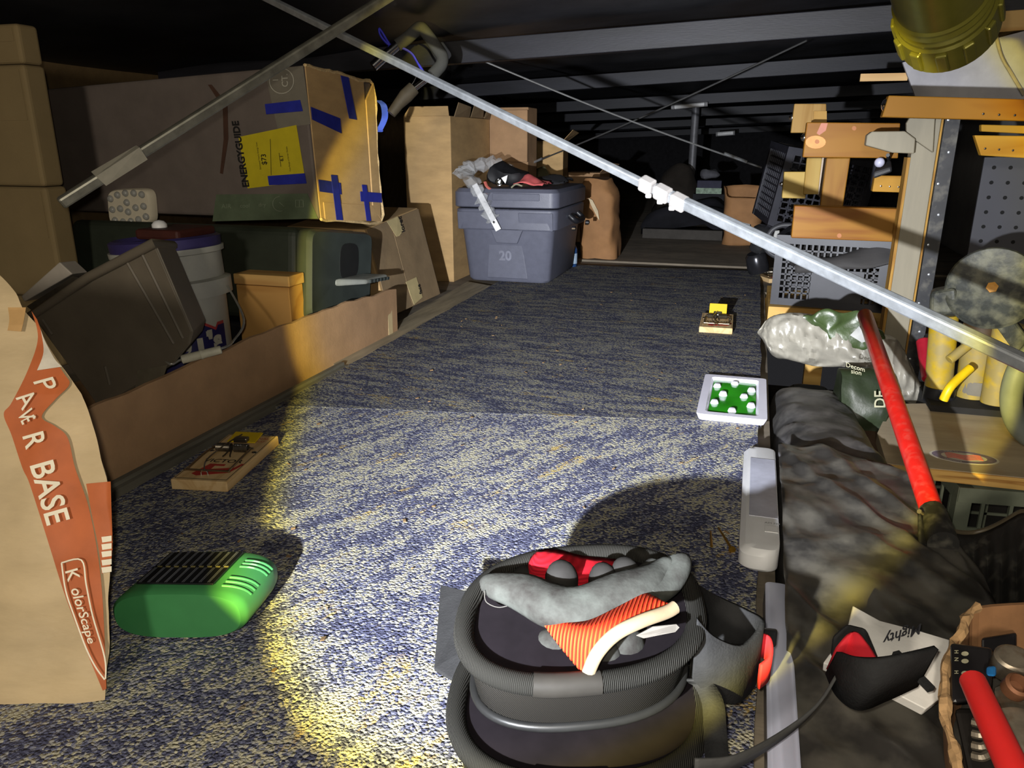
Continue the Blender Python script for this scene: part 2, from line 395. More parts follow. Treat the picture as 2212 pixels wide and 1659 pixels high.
# ---------------------------------------------------------------- left side: tray, boxes, bin, bucket, case
def sheet(b, x0, x1, y0, y1, z0, z1): return b.bb(x0, x1, y0, y1, z0, z1)
XT = -0.868
tr = T('cardboard_tray', 'long low cardboard tray wall running beside the carpet', 'tray', (XT - 0.2, 1.3, -0.012))
def top_edge(y): return 0.118 - 0.012 * math.sin(y * 3.1) + 0.006 * noise.noise(V((y * 14, 0, 0))) - 0.03 * max(0, y - 1.3)
b = B(); n = 60
rings = []
for i in range(n + 1):
    y = lerp(0.60, 1.80, i / n); z = top_edge(y)
    rings.append([V((XT - 0.006, y, -0.012)), V((XT, y, -0.012)), V((XT + 0.004 * math.sin(y * 5), y, z)), V((XT - 0.006 + 0.004 * math.sin(y * 5), y, z + 0.001))])
add('front_wall', B().loft(rings), card_dark, tr)
add('end_wall', B().bb(XT - 0.40, XT - 0.0065, 1.794, 1.80, -0.012, 0.085), card, tr)
add('base', B().bb(XT - 0.46, XT - 0.007, 0.6, 1.793, -0.012, -0.008), card_dark, tr)
add('packing_tape', B().bb(XT + 0.0004, XT + 0.0012, 1.745, 1.77, -0.005, 0.07), M('clear_tape', (206, 184, 140), 0.25, var=0.05), tr)
# torn inner flap of the tray in front of the bucket
f0 = [on(330, 835, 0, XT - 0.02), on(420, 800, 0, XT - 0.025), on(520, 768, 0, XT - 0.012), on(535, 762, 0, XT - 0.012)]
add('torn_flap', B().prism([on(345, 838, 0, XT - .012), on(525, 764, 0, XT - .012), on(513, 785, 0, XT - .012), on(400, 822, 0, XT - .012)], (-0.004, 0, 0)), card_dark, tr)

# ---- big appliance carton on its side
YF = 1.545
ec = [on(655, 140, 0, -0.95), on(802, 176, 0, -0.95), on(820, 478, 0, -0.945), on(690, 474, 0, -0.945)]   # end face: near top, far top, far bottom, near bottom
def ef(u, v):       # end face param u near->far, v bottom->top
    return (ec[3].lerp(ec[2], u)).lerp(ec[0].lerp(ec[1], u), v)
LX = -1.86
zbk = on(95, 200, 1, ec[0].y + .03).z
bk = [V((LX, ec[0].y + 0.03, zbk)), V((LX, ec[1].y + .03, zbk - .01)), V((LX, ec[2].y + .03, ec[2].z)), V((LX, ec[3].y + .03, ec[3].z))]
ab = T('appliance_carton', 'big grey-brown appliance carton with yellow energy label and blue tape', 'box', ((ec[3].x + bk[3].x) / 2, ec[3].y + 0.15, ec[3].z))
body = B()
inner = [p + V((-0.02, 0, 0)) for p in ec]
# shell with a recessed end panel framed by the flaps' edges
print_grey = M('printed_carton', (104, 94, 88), 0.75, var=0.07, scale=14, bump=0.05)
body.hexa([ec[0], ec[3], ec[2], ec[1], bk[0], bk[3], bk[2], bk[1]])
add('body', body, print_grey, ab, bevel=0.006)
ecm = ef(.5, .5)
def efo(u, v, o=0.002): p = ef(u, v); return p + V((o, 0, 0))
# end flaps: four cardboard panels with folded rims, slightly proud
b = B().prism([efo(0.0, 0.0), efo(0.84, 0.0), efo(0.84, 1.0), efo(0.0, 1.0)], (0.003, 0, 0))
e1 = add('end_flap', b, card, ab, bevel=0.001)
add('end_flap', B().prism([efo(0.85, 0.1), efo(0.99, 0.01), efo(1.0, 0.99), efo(0.85, 0.86)], (0.005, 0, 0)), card, ab, bevel=0.001)
rim = [efo(u, v, 0.004) for u, v in ((0, 1), (.25, .995), (.5, 1.0), (.75, .985), (1, .98), (1.01, .75), (.995, .5), (1.01, .25), (1.0, 0.0), (.5, -.005), (0, 0))]
add('corrugated_rim', crumple(B().tube(path(rim, 4), 0.004, 6), 60, 0.003), M('corrugation', (206, 178, 130), 0.9, var=0.15, scale=200), ab)
add('end_flap', B().prism([efo(0.05, 0.0, .005), efo(0.98, 0.0, .005), efo(0.86, 0.115, .005), efo(0.05, 0.12, .005)], (0.002, 0, 0)), card, ab)
def tp(pts, mat=tape_blue, th=0.0008, nm='tape_strip'): return add(nm, B().prism(pts, (th, 0, 0)), mat, ab)
def eb(u0, v0, u1, v1, o=0.008): return [efo(u0, v0, o), efo(u1, v0, o), efo(u1, v1, o), efo(u0, v1, o)]
tp([efo(.46, .985, .0078), efo(.58, .985, .0078), efo(.66, .71, .0078), efo(.54, .71, .0078)])
tp([efo(0, .74, .0078), efo(0, .66, .0078), efo(.40, .60, .0078), efo(.40, .70, .0078)])
tp([efo(0, .27, .0078), efo(0, .19, .0078), efo(.32, .18, .0078), efo(.32, .26, .0078)])
tp([efo(.18, .31, .009), efo(.27, .31, .009), efo(.30, .0, .009), efo(.20, .0, .009)])
tp([efo(.66, .26, .009), efo(.74, .26, .009), efo(.78, .0, .009), efo(.70, .0, .009)])
tp([efo(.62, .21, .0095), efo(1.0, .21, .0095), efo(1.0, .14, .0095), efo(.62, .14, .0095)])
# looped blue strap at the far edge
lp = path([ef(1.0, .87) + V((.006, .004, 0)), dp(822, 228, 1.98), dp(824, 255, 1.98), dp(812, 283, 1.98), ef(1.0, .66) + V((.006, .004, 0))], 6)
add('loose_tape_loop', B().loft([[p, p + V((0.012, 0.012, 0))] for p in lp], closed=False), M('blue_tape_light', (70, 96, 205), 0.5), ab, solid=0.0008)
# front print: lettering & labels on the face y = const
fa, fb_, fc_, fd_ = ec[3], bk[3], bk[0], ec[0]
def ff(px, py, o=0.0015):      # point on front face under a photo pixel
    nrm = (fb_ - fa).cross(fd_ - fa).normalized()
    if nrm.y > 0: nrm = -nrm
    r = ray(px, py); t = (fa - EYE).dot(nrm) / r.dot(nrm); return EYE + r * t + nrm * o
def fq(pts, mat, nm, th=0.0006, o=0.0012):
    ps = [ff(x, y, o) for x, y in pts]; return add(nm, B().prism(ps, (0, -th, 0)), mat, ab)
fq([(516, 296), (641, 270), (661, 392), (536, 407)], M('yellow_label', (196, 178, 30), 0.6, var=0.05), 'energy_label')
fq([(468, 420), (665, 418), (688, 472), (460, 478)], M('green_print', (88, 100, 78), 0.75, var=0.1), 'printed_band')
fq([(572, 152), (655, 142), (672, 268), (600, 278)], M('grey_print', (118, 112, 100), 0.75, var=0.06), 'printed_panel', o=0.0005, th=0.0004)
fq([(574, 225), (650, 216), (656, 240), (577, 247)], tape_blue, 'tape_strip', o=0.003)
fq([(580, 380), (660, 374), (664, 396), (583, 400)], tape_blue, 'tape_strip', o=0.003)
fq([(450, 183), (458, 183), (492, 225), (494, 300), (482, 376), (476, 374), (484, 300), (482, 232)], M('brown_streak', (70, 46, 34), 0.8), 'stain', o=0.001)
def fpx(ox, oy, ux, uy, vx, vy, o=0.003):
    return lambda a, c: ff(ox + ux * a + vx * c, oy + uy * a + vy * c, o)
b = lettering(B(), 'ENERGYGUIDE', fpx(540, 404, -0.17, -1.02, -0.95, 0.05), 21, 0.75, 1.0); add('lettering', b, ink, ab)
b = B(); lettering(b, '$73', fpx(578, 356, -.1, -.98, -.95, .05), 16, .2); lettering(b, '6.1', fpx(614, 348, -.1, -.98, -.95, .05), 11, .2); 
lettering(b, 'Estimated Yearly Energy Cost', fpx(566, 366, -.15, -.98, -.95, .05), 5); lettering(b, 'Cost Range of Similar Models', fpx(630, 370, -.15, -.98, -.95, .05), 4.6)
for q in ((585, 300, 586, 300, 588, 378, 587, 378), (604, 330, 605, 330, 609, 360, 608, 360)):
    b.add([ff(q[i], q[i + 1], .003) for i in (0, 2, 4, 6)], [(0, 1, 2, 3)])
add('lettering', b, ink, ab)
wpr = M('pale_print', (176, 172, 158), 0.8)
b = B(); lettering(b, '1', fpx(603, 177, -.05, -1, -1, .05), 17, .2); lettering(b, 'CT.', fpx(624, 188, -.05, -1, -1, .05), 19, .2)
ring = [ff(610 + 26 * math.cos(a), 175 + 27 * math.sin(a), .003) for a in [k * math.pi / 16 for k in range(32)]]
add('printed_circle', B().tube(ring, 0.0012, 5, closed=True), wpr, ab)
add('lettering', b, wpr, ab)
b = B()
arc = [ff(607 + 16 * math.cos(a), 440 + 16 * math.sin(a), .003) for a in [math.radians(d) for d in range(70, 280, 15)]]
ic = M('faint_print', (120, 130, 108), 0.8)
add('printed_icon', B().tube(arc, 0.0012, 5), ic, ab)
for x0, y0, x1, y1 in ((640, 432, 656, 432), (640, 447, 657, 447), (640, 432, 640, 447), (656, 432, 657, 447), (648, 432, 648, 447), (605, 437, 615, 446)): add('printed_line', B().tube([ff(x0, y0, .003), ff(x1, y1, .003)], 0.001, 4), ic, ab)
lettering(b, 'AIR', fpx(480, 450, 1, -.02, 0, -1), 14); lettering(b, 'cool', fpx(520, 448, 1, -.02, 0, -1), 12); lettering(b, 'dry', fpx(560, 446, 1, -.02, 0, -1), 12)
add('lettering', b, M('faint_print', (120, 130, 108), 0.8), ab)

# ---- push light with clear studs fixed on the carton
def rr(cx, cy, w_, h_, e, n=36):
    out = []
    for k in range(n):
        a = 2 * math.pi * k / n; c, s_ = math.cos(a), math.sin(a)
        out.append((cx + w_ * math.copysign(abs(c) ** e, c), cy + h_ * math.copysign(abs(s_) ** e, s_)))
    return out
lt = T('studded_light', 'small white rounded-square light with clear studs on the carton', 'light', ff(295, 490, 0.0))
sk = lambda x, y: (295 + (x - 295) + (y - 446) * 0.08, y - (x - 295) * 0.03)
add('housing', B().loft([[ff(*sk(x, y), o) for x, y in rr(295, 446, 46 * s_, 40 * s_, .42)] for o, s_ in ((0.002, 1), (0.020, 1), (0.026, .94), (0.027, .5), (0.027, .05))]), M('cream_plastic', (214, 204, 182), 0.45, var=0.03), lt, smooth=50)
studs = [(258, 427), (273, 419), (290, 415), (308, 415), (325, 418), (262, 450), (279, 448), (293, 435), (296, 455), (312, 446), (329, 443), (268, 473), (285, 476), (302, 475), (318, 471), (334, 465)]
gl = M('clear_stud', (205, 205, 200), 0.12, trans=0.5, var=0.02, spec=0.8)
for x, y in studs:
    c = ff(x, y, 0.0275); ax = V((0, -1, 0)); add('stud', B().lathe([(.0085, 0), (.0085, .002), (.006, .006), (.003, .0072), (.0005, .0073)], c, ax, 12), gl, lt, smooth=40)

# ---- dark plastic chest under the carton (drawer pull on its end)
XC = -0.93
cc = [on(640, 490, 0, XC - .004), on(784, 500, 0, XC - .004), on(778, 655, 0, XC), on(640, 697, 0, XC)]
zt = 0.285
ct = T('storage_chest', 'dark grey-green plastic chest with pull handle, under the appliance carton', 'chest', (XC - .3, 1.6, cc[3].z))
lx = -1.55
chm = M('chest_plastic', (52, 58, 56), 0.5, var=0.12, scale=12)
bl = [V((lx, p.y, p.z)) for p in cc]
add('body', B().hexa([cc[0], cc[3], cc[2], cc[1], bl[0], bl[3], bl[2], bl[1]]), M('chest_side', (44, 50, 40), 0.6, var=0.1), ct, bevel=0.02, seg=4)
def cf(u, v, o=0.0): return cc[3].lerp(cc[2], u).lerp(cc[0].lerp(cc[1], u), v) + V((o, 0, 0))
add('end_panel', B().loft([[cf(.5 + (x - .5) * s_, .5 + (y - .5) * s_, o) for x, y in rr(.5, .5, .49, .49, .18)] for o, s_ in ((0, 1), (.022, 1), (.032, .94), (.026, .74), (.026, .02))]), chm, ct, smooth=35)
hd = add('handle', B().hexa([cf(.40, .42, .024), cf(.86, .44, .024), cf(.86, .36, .024), cf(.40, .33, .024), cf(.62, .40, .075), cf(.99, .43, .075), cf(.99, .37, .075), cf(.62, .34, .075)]), M('handle_grey', (120, 122, 116), 0.4, var=0.08), ct, bevel=0.005)
b = B()
for k in range(6):
    u = .66 + k * .06; b.hexa([cf(u, .352, .074), cf(u + .035, .354, .074), cf(u + .035, .395, .074), cf(u, .393, .074), cf(u, .352, .079), cf(u + .035, .354, .079), cf(u + .035, .395, .079), cf(u, .393, .079)])
add('grip_ridges', b, chm, hd)
add('recess', B().prism([cf(x, y, .0262) for x, y in rr(.62, .62, .15, .22, .6, 20)], (.001, 0, 0)), M('recess_black', (20, 21, 22), 0.7), ct)
# black low bin under the chest
b = B().hexa([V((-1.3, 1.50, -0.006)), V((-.915, 1.50, -0.006)), V((-.915, 1.78, -0.006)), V((-1.3, 1.78, -0.006)), V((-1.3, 1.48, cc[3].z - .012)), V((-.90, 1.48, .06)), V((-.90, 1.78, .06)), V((-1.3, 1.78, cc[3].z - .012))])
add('low_bin', b, black_pl, bevel=0.012, seg=3, label='black low plastic bin standing in the tray under the chest', cat='bin')

# ---- pine box next to the bucket
YB = 1.388
pb = [on(517, 600, 1, YB), on(625, 597, 1, YB)]
x0, x1, z1 = pb[0].x - .01, pb[1].x, pb[1].z
pine_b = wood('box_pine', (196, 150, 88), (178, 130, 72), 0, 8)
pt = T('wooden_box', 'plain pine box with a lid strip, between bucket and chest', 'box', ((x0 + x1) / 2, YB + .04, -0.008))
add('body', B().bb(x0, x1 - .004, YB, YB + .053, -0.008, z1 - .024), pine_b, pt, bevel=0.001)
add('lid', B().bb(x0 - .003, x1, YB - .003, YB + .056, z1 - .0225, z1), wood('lid_pine', (206, 166, 104), (186, 140, 84), 0, 8), pt, bevel=0.002)

# ---- pail with lid, blue label and wire handle
bc = V((-1.062, 1.24, -0.008)); RS = .735; BR = 0.135; BH = 0.285
bt = T('bucket', 'light grey plastic bucket with blue lid and blue label, wire handle down', 'bucket', bc)
tilt = Matrix.Rotation(math.radians(-4), 3, 'Y')
def bq(r, z, a): return bc + tilt @ V((r * RS * math.cos(a), r * RS * math.sin(a), z))
def brings(prof, n=48): return [[bq(r, z, 2 * math.pi * k / n) for k in range(n)] for r, z in prof]
pail = M('pail_white', (168, 168, 160), 0.5, var=0.04)
add('body', B().loft(brings([(.112, .012), (.116, .014), (.1275, .19), (.146, .192), (.147, .222), (.132, .226), (.133, BH - .012), (.141, BH - .010), (.142, BH)])), pail, bt, smooth=35)
add('lid', B().loft(brings([(.136, BH), (.138, BH + .018), (.128, BH + .022), (.120, BH + .014), (.01, BH + .014)])), M('lid_blue', (52, 46, 96), 0.5, var=0.06), bt, smooth=35)
def bs(a, z, o=0.0012): return bq(.1155 + .012 * (z - .014) / .176 + o, z, a)
# label band: blue with peaked red top edge
def lab(mat, tops, nm, o):
    b = B(); n = 40; vs = []
    for k in range(n + 1):
        a = lerp(math.radians(-150), math.radians(8), k / n); zt_ = tops(k / n); vs.append((a, zt_))
    rings = [[bs(a, lerp(.02, z, t), o) for t in (0, .33, .66, 1)] for a, z in vs]
    return add(nm, B().loft(rings, closed=False), mat, bt, smooth=60)
pk = lambda t: 0.122 + 0.038 * (1 - min(1, abs(t - .66) / .26)) + (.012 if t > .92 else 0)
lab(M('label_red', (170, 60, 62), 0.5), lambda t: pk(t) + .006, 'label_border', .0008)
lab(M('label_blue', (34, 32, 84), 0.5), pk, 'label', .0016)
def btx(a0, z0): return lambda x, y: bs(math.radians(a0) + x / (.12 * RS), z0 + y, .0024)
b = B(); lettering(b, 'L', btx(-112, .088), .05, .002); lettering(b, "BUT's", btx(-84, .090), .05, .003, 1.05); add('lettering', b, wpr, bt)
h0, h1 = bq(.147, .205, math.radians(20)), bq(.147, .205, math.radians(-160))
hp = path([bq(.149, .205, math.radians(12)), dp(527, 690, 1.42), dp(505, 735, 1.36), dp(480, 752, 1.30), dp(395, 776, 1.28), dp(350, 772, 1.28), bq(.149, .205, math.radians(-168))], 6)
wi = add('wire_handle', B().tube(hp, 0.0022, 6), M('wire_grey', (150, 148, 142), 0.4, metal=0.5), bt, smooth=60)
g0, g1 = dp(392, 777, 1.28), dp(478, 755, 1.295); gd = g1 - g0
add('grip', B().tube([g0, g0 + gd * .02, g0 + gd * .45, g0 + gd * .5, g0 + gd * .55, g0 + gd * .98, g1], [.006, .0078, .0074, .0088, .0074, .0072, .0058], 12), M('grip_white', (200, 196, 176), 0.5), wi, smooth=40)
# dark red object with a white knob on top of the lid
sg = T('red_case', 'dark red-brown case with a white knob on the bucket lid', 'case', bc + V((0, 0.02, BH + .02)))
c = bc + V((0.0, 0.03, BH + .016))
add('body', B().box(c + V((-.01, -.01, .012)), (.10, .11, .020)), M('dark_red', (66, 30, 24), 0.6), sg, bevel=0.006)
add('knob', B().lathe([(.014, 0), (.014, .006), (.009, .012), (.001, .014)], c + V((-.03, -.03, .0225)), (0, 0, 1), 16), white_pl, sg, smooth=40)

# ---- tilted grey bin
YN = 1.0
def bn(px, py, y=YN): return on(px, py, 1, y)
bi = T('storage_tub', 'dark grey plastic tub tipped over in the tray beside the paver bag', 'tub', bn(250, 880) + V((0, .1, 0)))
tubm = M('tub_plastic', (98, 90, 78), 0.55, var=0.1, scale=9)
front = [(72, 682), (200, 596), (333, 524), (415, 716), (408, 742), (372, 786), (215, 880), (195, 850)]
outer = [bn(x, y) for x, y in front]
cen = sum(outer, V()) / len(outer)
back = [p.lerp(cen, .10) + V((-.03, .085, -.0)) for p in outer]
b = B().loft([[p for p in outer], back], caps=False); n = len(outer)
# front wall, back wall; open on the tipped top (edges 0-1-2)
b2 = B(); b2.add(outer, [tuple(range(n))]); b2.add(back, [tuple(range(n))])
b2.add(outer + back, [(i, i + 1, n + i + 1, n + i) for i in range(2, n - 1)] + [(n - 1, 0, n, 2 * n - 1)])
add('body', b2, tubm, bi, solid=0.004, bevel=0.003)
rimp = [outer[0] + V((0, -.006, 0)), outer[1] + V((0, -.006, 0)), outer[2] + V((.004, -.006, 0)), back[2], back[1], back[0]]
add('rim', B().tube(rimp, .008, 8, closed=True), tubm, bi, smooth=50)
b = B()
for (a0, a1) in (((275, 562), (378, 742)), ((308, 545), (398, 730)), ((95, 690), (116, 722)), ((230, 790), (240, 830))): add('moulded_rib', B().tube([bn(*a0) + V((0, -.002, 0)), bn(*a1) + V((0, -.002, 0))], .003, 6), tubm, bi)
add('clear_sticker', B().prism([bn(297, 800, YN - .0045), bn(362, 788, YN - .0045), bn(352, 820, YN - .0045), bn(320, 842, YN - .0045), bn(290, 842, YN - .0045), bn(298, 822, YN - .0045)], (0, -.0006, 0)), M('grey_sticker', (104, 98, 84), 0.35), bi)
b = B().prism([bn(45, 640, YN + .035), bn(128, 566, YN + .035), bn(156, 592, YN + .035), bn(52, 652, YN + .035)], (-.012, .045, -.004))
add('white_board', b, M('white_board', (168, 160, 150), 0.6, var=0.04), label='white board end sticking out of the tipped tub', cat='board', bevel=0.002)
b = B().prism([bn(56, 662, YN + .025), bn(158, 596, YN + .025), bn(170, 600, YN + .025), bn(160, 618, YN + .025), bn(80, 680, YN + .025)], (-.012, .045, -.004))
add('black_tray', b, M('black_tray', (52, 48, 42), 0.4, var=0.2), label='black plastic tray under the white board in the tub', cat='tray', bevel=0.002)

# ---- leaning carton with tape
tb = [on(787, 496, 0, -.985), on(902, 449, 0, -.985), on(950, 636, 0, -.93), on(838, 687, 0, -.93)]
bt2 = [p + V((-.25, .02, .0)) for p in tb]
lc = T('leaning_carton', 'cardboard carton leaning between chest and tall box, with paper tape scraps', 'box', (tb[3] + V((-.15, .15, 0))))
lc.location.z = tb[3].z
add('body', B().hexa([tb[0], tb[3], tb[2], tb[1], bt2[0], bt2[3], bt2[2], bt2[1]]), card, lc, bevel=0.003)
def tf(u, v, o=.0015): return tb[3].lerp(tb[2], u).lerp(tb[0].lerp(tb[1], u), v) + V((o, 0, o * .3))
add('side_flap', B().prism([tf(.02, .01), tf(.42, .01), tf(.42, .99), tf(.02, .99)], (.002, 0, 0)), card_grey, lc)
add('side_flap', B().prism([tf(.43, .01), tf(.99, .01), tf(.99, .99), tf(.43, .99)], (.002, 0, 0)), card_grey, lc)
scm = M('paper_tape', (196, 178, 130), 0.7, var=0.06)
add('paper_tape', crumple(B().prism([tf(.36, .99, .005), tf(.56, 1.0, .005), tf(.62, .84, .005), tf(.50, .80, .005), tf(.45, .80, .005)], (.001, 0, 0)), 40, .003), scm, lc)
add('paper_tape', crumple(B().prism([tf(.40, .30, .005), tf(.60, .30, .005), tf(.62, .06, .005), tf(.44, .02, .005)], (.001, 0, 0)), 40, .003), scm, lc)
b = B(); lettering(b, 'lorec', lambda x, y: tf(.60 - y, .815 + x, .008), .085, .002); lettering(b, 'face', lambda x, y: tf(.62 - y, .10 + x, .008), .07, .002); add('lettering', b, ink, lc)

# ---- tall carton
tx1 = -1.0; ty0 = 2.60
p0, p1 = on(868, 232, 1, ty0), on(972, 230, 1, ty0)
zt = p1.z
tc_ = T('tall_carton', 'tall narrow cardboard carton standing behind the cooler', 'box', ((p0.x + p1.x) / 2, ty0 + .2, -0.012))
add('body', B().bb(p0.x + .004, p1.x, ty0, ty0 + .42, -.012, zt - .03), card, tc_, bevel=0.002)
fl1 = [V((p0.x + .006, ty0 - .002, zt - .03)), V((p1.x - .004, ty0 - .002, zt - .03)), V((p1.x - .012, ty0 + .01, zt + .002)), V((p0.x + .025, ty0 + .01, zt + .002))]
add('top_flap', B().prism(fl1, (0, .003, 0)), card, tc_)
for (a, c_, h) in ((ty0 + .02, ty0 + .19, .035), (ty0 + .20, ty0 + .33, .04), (ty0 + .34, ty0 + .415, .03)):
    add('side_flap', crumple(B().prism([V((p1.x + .001, a, zt - .031)), V((p1.x + .001, c_, zt - .031)), V((p1.x + .012, c_ - .02, zt - .031 + h)), V((p1.x + .008, a + .03, zt - .02 + h))], (.003, 0, 0)), 30, .006), card_grey, tc_)
# second slim carton behind it
add('slim_carton', B().bb(tx1 - .06, tx1 + .13, 3.05, 3.18, -.012, on(1088, 232, 1, 3.05).z).bb(tx1 - .05, tx1 + .132, 3.03, 3.05, .4, on(1088, 232, 1, 3.05).z - .01), card_dark, bevel=.003, label='slim brown carton standing behind the tall carton', cat='box')

# ---- stack of cartons at the far left edge
lb0 = on(72, 300, 1, 1.30).x
stk_m = M('carton_tan', (132, 114, 80), 0.85, var=0.05, scale=6, bump=0.06)
zs = [-.012, on(60, 640, 1, 1.30).z, on(100, 404, 1, 1.30).z, on(80, 135, 1, 1.30).z, .70]
labs = ['tan carton at the bottom of the left stack, behind the paver bag', 'tan carton second from the bottom of the left stack', 'tan carton third from the bottom of the left stack', 'tan carton topmost in the stack at the left edge']
for k in range(4):
    dx = (-.03, 0.004, 0, -.002)[k]
    st = T('tan_carton', labs[k], 'box', (lb0 - .2, 1.35, zs[k]), 'tan cartons stacked at the left edge')
    add('body', B().bb(lb0 - .42, lb0 + dx, 1.30 + .003 * k, 1.36, zs[k], zs[k + 1] - .001), stk_m, st, bevel=.008, seg=3)
    add('lid_flap', B().bb(lb0 - .40, lb0 + dx - .012, 1.30 + .003 * k - .0012, 1.30 + .003 * k - .0002, zs[k] + (zs[k + 1] - zs[k]) * .55, zs[k + 1] - .01), stk_m, st)
# ---------------------------------------------------------------- paver base bag
YP = 0.428
LEAN = .34
def pon(px, py):
    r = ray(px, py); return EYE + r * ((YP + LEAN * CAMZ) / (r.y - LEAN * r.z))
def psurf(x, z):
    d = max(0.0, pbx(z) - x)
    return YP + LEAN * z - 0.045 * math.sin(min(1.0, d / 0.16) * math.pi / 2) + 0.004 * noise.noise(V((x * 22, z * 9, 1))) + 0.0025 * noise.noise(V((x * 9, z * 40, 4)))
def pv(px, py, o=0.0):     # point on the bulged front of the sack, lifted by o towards the viewer
    r = ray(px, py); p = pon(px, py)
    t = p.y / r.y
    for _ in range(24):
        t += 0.6 * (psurf(p.x, p.z) / r.y - t); p = EYE + r * t
    return EYE + r * (t * (1 - o * 2.0 / max(p.y, .1)))
edge_px = [(0, 592), (18, 612), (38, 636), (52, 668), (78, 700), (100, 745), (140, 800), (176, 850), (205, 930), (222, 990), (238, 1035), (241, 1120), (243, 1200), (238, 1230), (236, 1300), (234, 1400), (230, 1480), (226, 1538)]
edge = sorted([(pon(x, y).z, pon(x, y).x) for x, y in edge_px])
def pbx(z):
    if z <= edge[0][0]: return edge[0][1]
    for (a, xa), (b_, xb) in zip(edge, edge[1:]):
        if z <= b_: return lerp(xa, xb, (z - a) / (b_ - a))
    return edge[-1][1]
pg = T('paver_bag', 'tan paper sack of paver base with orange print, standing at the left', 'bag', (-.68, YP + .05, 0.006))
paper_bag = M('kraft_sack', (172, 152, 118), 0.6, var=0.08, scale=10, bump=0.25, bscale=30, stretch=(1, 1, 2.5))
rings = []
z0, z1 = 0.006, edge[-1][0]
NZ = 110
for i in range(NZ + 1):
    z = lerp(z0, z1, i / NZ); xr = pbx(z); xl = xr - 0.30
    ring = []
    for k in range(110):
        t = k / 110
        if t < .55:                                   # front, right to left
            x = lerp(xr, xl, (t / .55) ** 1.6); d = xr - x
            y = psurf(x, z)
        else:
            s_ = (t - .55) / .45; x = lerp(xl - .12, xr, s_); y = YP + LEAN * z + .09 * math.sin(math.pi * s_) * (1 - .5 * (i / NZ) ** 3); x = min(x, xr * y / (YP + LEAN * z) - .003)
        ring.append(V((x, y, z)))
    rings.append(ring)
add('sack', B().loft(rings), paper_bag, pg, smooth=60)
def pq(pts, mat, nm, o, sub=6):
    """polygon in photo pixels laid on the sack, as strips between two edges"""
    (A, C) = pts
    A2 = path([V((x, y, 0)) for x, y in A], sub); C2 = path([V((x, y, 0)) for x, y in C], sub)
    def fn(u, v):
        k = v * (len(A2) - 1); i = min(int(k), len(A2) - 2); f = k - i
        a = A2[i].lerp(A2[i + 1], f); k2 = v * (len(C2) - 1); i2 = min(int(k2), len(C2) - 2); f2 = k2 - i2
        c = C2[i2].lerp(C2[i2 + 1], f2); q = a.lerp(c, u); return pv(q.x, q.y, o)
    return add(nm, B().grid(fn, 16, 110), mat, pg, smooth=60)
orange = M('orange_print', (162, 84, 42), 0.6, var=0.1, scale=20)
pq([[(68, 672), (82, 730), (60, 800), (25, 870), (8, 895), (25, 940), (48, 1010), (62, 1040), (85, 1110), (110, 1190), (140, 1285), (180, 1390), (222, 1492)],
    [(80, 690), (104, 752), (137, 805), (150, 830), (120, 862), (90, 900), (118, 920), (146, 945), (162, 1010), (190, 1090), (210, 1190), (222, 1300), (230, 1488)]], orange, 'orange_band', .0015)
pq([[(186, 1045), (198, 1110), (212, 1180), (220, 1240)], [(239, 1040), (241, 1110), (243, 1180), (238, 1226)]], orange, 'orange_side_panel', .0012)
wht = M('white_print', (212, 204, 184), 0.7, var=0.05)
pq([[(88, 712), (94, 760), (80, 800)], [(96, 735), (118, 775), (134, 792)]], M('trowel_grey', (190, 182, 168), 0.7, var=0.12, scale=40), 'trowel_print', .0022)
def ptx(b, txt, ox, oy, ang, size, sx=1.0, shear=0, bold=0.3, shr=0.0):
    a = math.radians(ang); ux, uy = math.cos(a), math.sin(a)
    def fn(x, y):
        k = 1 - shr * x; X = x * sx; Y = y * k
        return pv(ox + ux * X + uy * Y, oy + uy * X - ux * Y, .003)
    return lettering(b, txt, fn, size, bold, 1.0, shear)
b = B()
ptx(b, 'P', 70, 822, 62, 62, 0.9, .25); ptx(b, 'A', 34, 860, 62, 58, .8, -.2); ptx(b, 'V', 36, 892, 66, 50, .75, .1); ptx(b, 'E', 44, 908, 66, 46, .5, -.1); ptx(b, 'R', 48, 940, 74, 66, .8, 0, .8)
ptx(b, 'BASE', 64, 1003, 74, 74, 0.86, 0, 1.0)
add('lettering', b, wht, pg)
b = B()
ptx(b, 'K', 140, 1232, 74, 40, 1.0, 0, .3); ptx(b, 'olorScape', 152, 1272, 72, 34, .92, .15, .3, .0022)
for l0 in ([(133, 1216), (176, 1210), (186, 1262), (200, 1330), (226, 1420), (228, 1466)], [(133, 1216), (142, 1276), (160, 1330), (186, 1400), (206, 1440), (226, 1468)]):
    b.tube([pv(q.x, q.y, .003) for q in path([V((x, y, 0)) for x, y in l0], 5)], .0008, 4)
add('lettering', b, wht, pg)
for y in (1160, 1176, 1192, 1210, 1226):
    add('side_print', B().add([pv(219, y, .003), pv(241, y - 3, .003), pv(241, y + 9, .003), pv(221, y + 12, .003)], [(0, 1, 2, 3)]), wht, pg)
pq([[(17, 664), (20, 690), (16, 714)], [(56, 664), (52, 690), (46, 716)]], M('kraft_tape', (160, 126, 80), 0.7), 'tape_patch', .002)

# ---------------------------------------------------------------- green solar device
D0 = fl(385, 1392)
gd_ = T('solar_repeller', 'green plastic solar device with dark panel, lying on the near carpet', 'device', V((-.535, .60, 0.006)))
gm = M('green_plastic', (52, 112, 66), 0.4, var=0.05, spec=0.5)
# lying capsule extruded back: axis direction and end face from the photograph
fx0, fx1 = fl(238, 1335, .03), fl(530, 1335, .03)
ux = V((fx1 - fx0).to_tuple()); ux.z = 0; W_ = ux.length; ux.normalize(); uy = V((-ux.y, ux.x, 0))
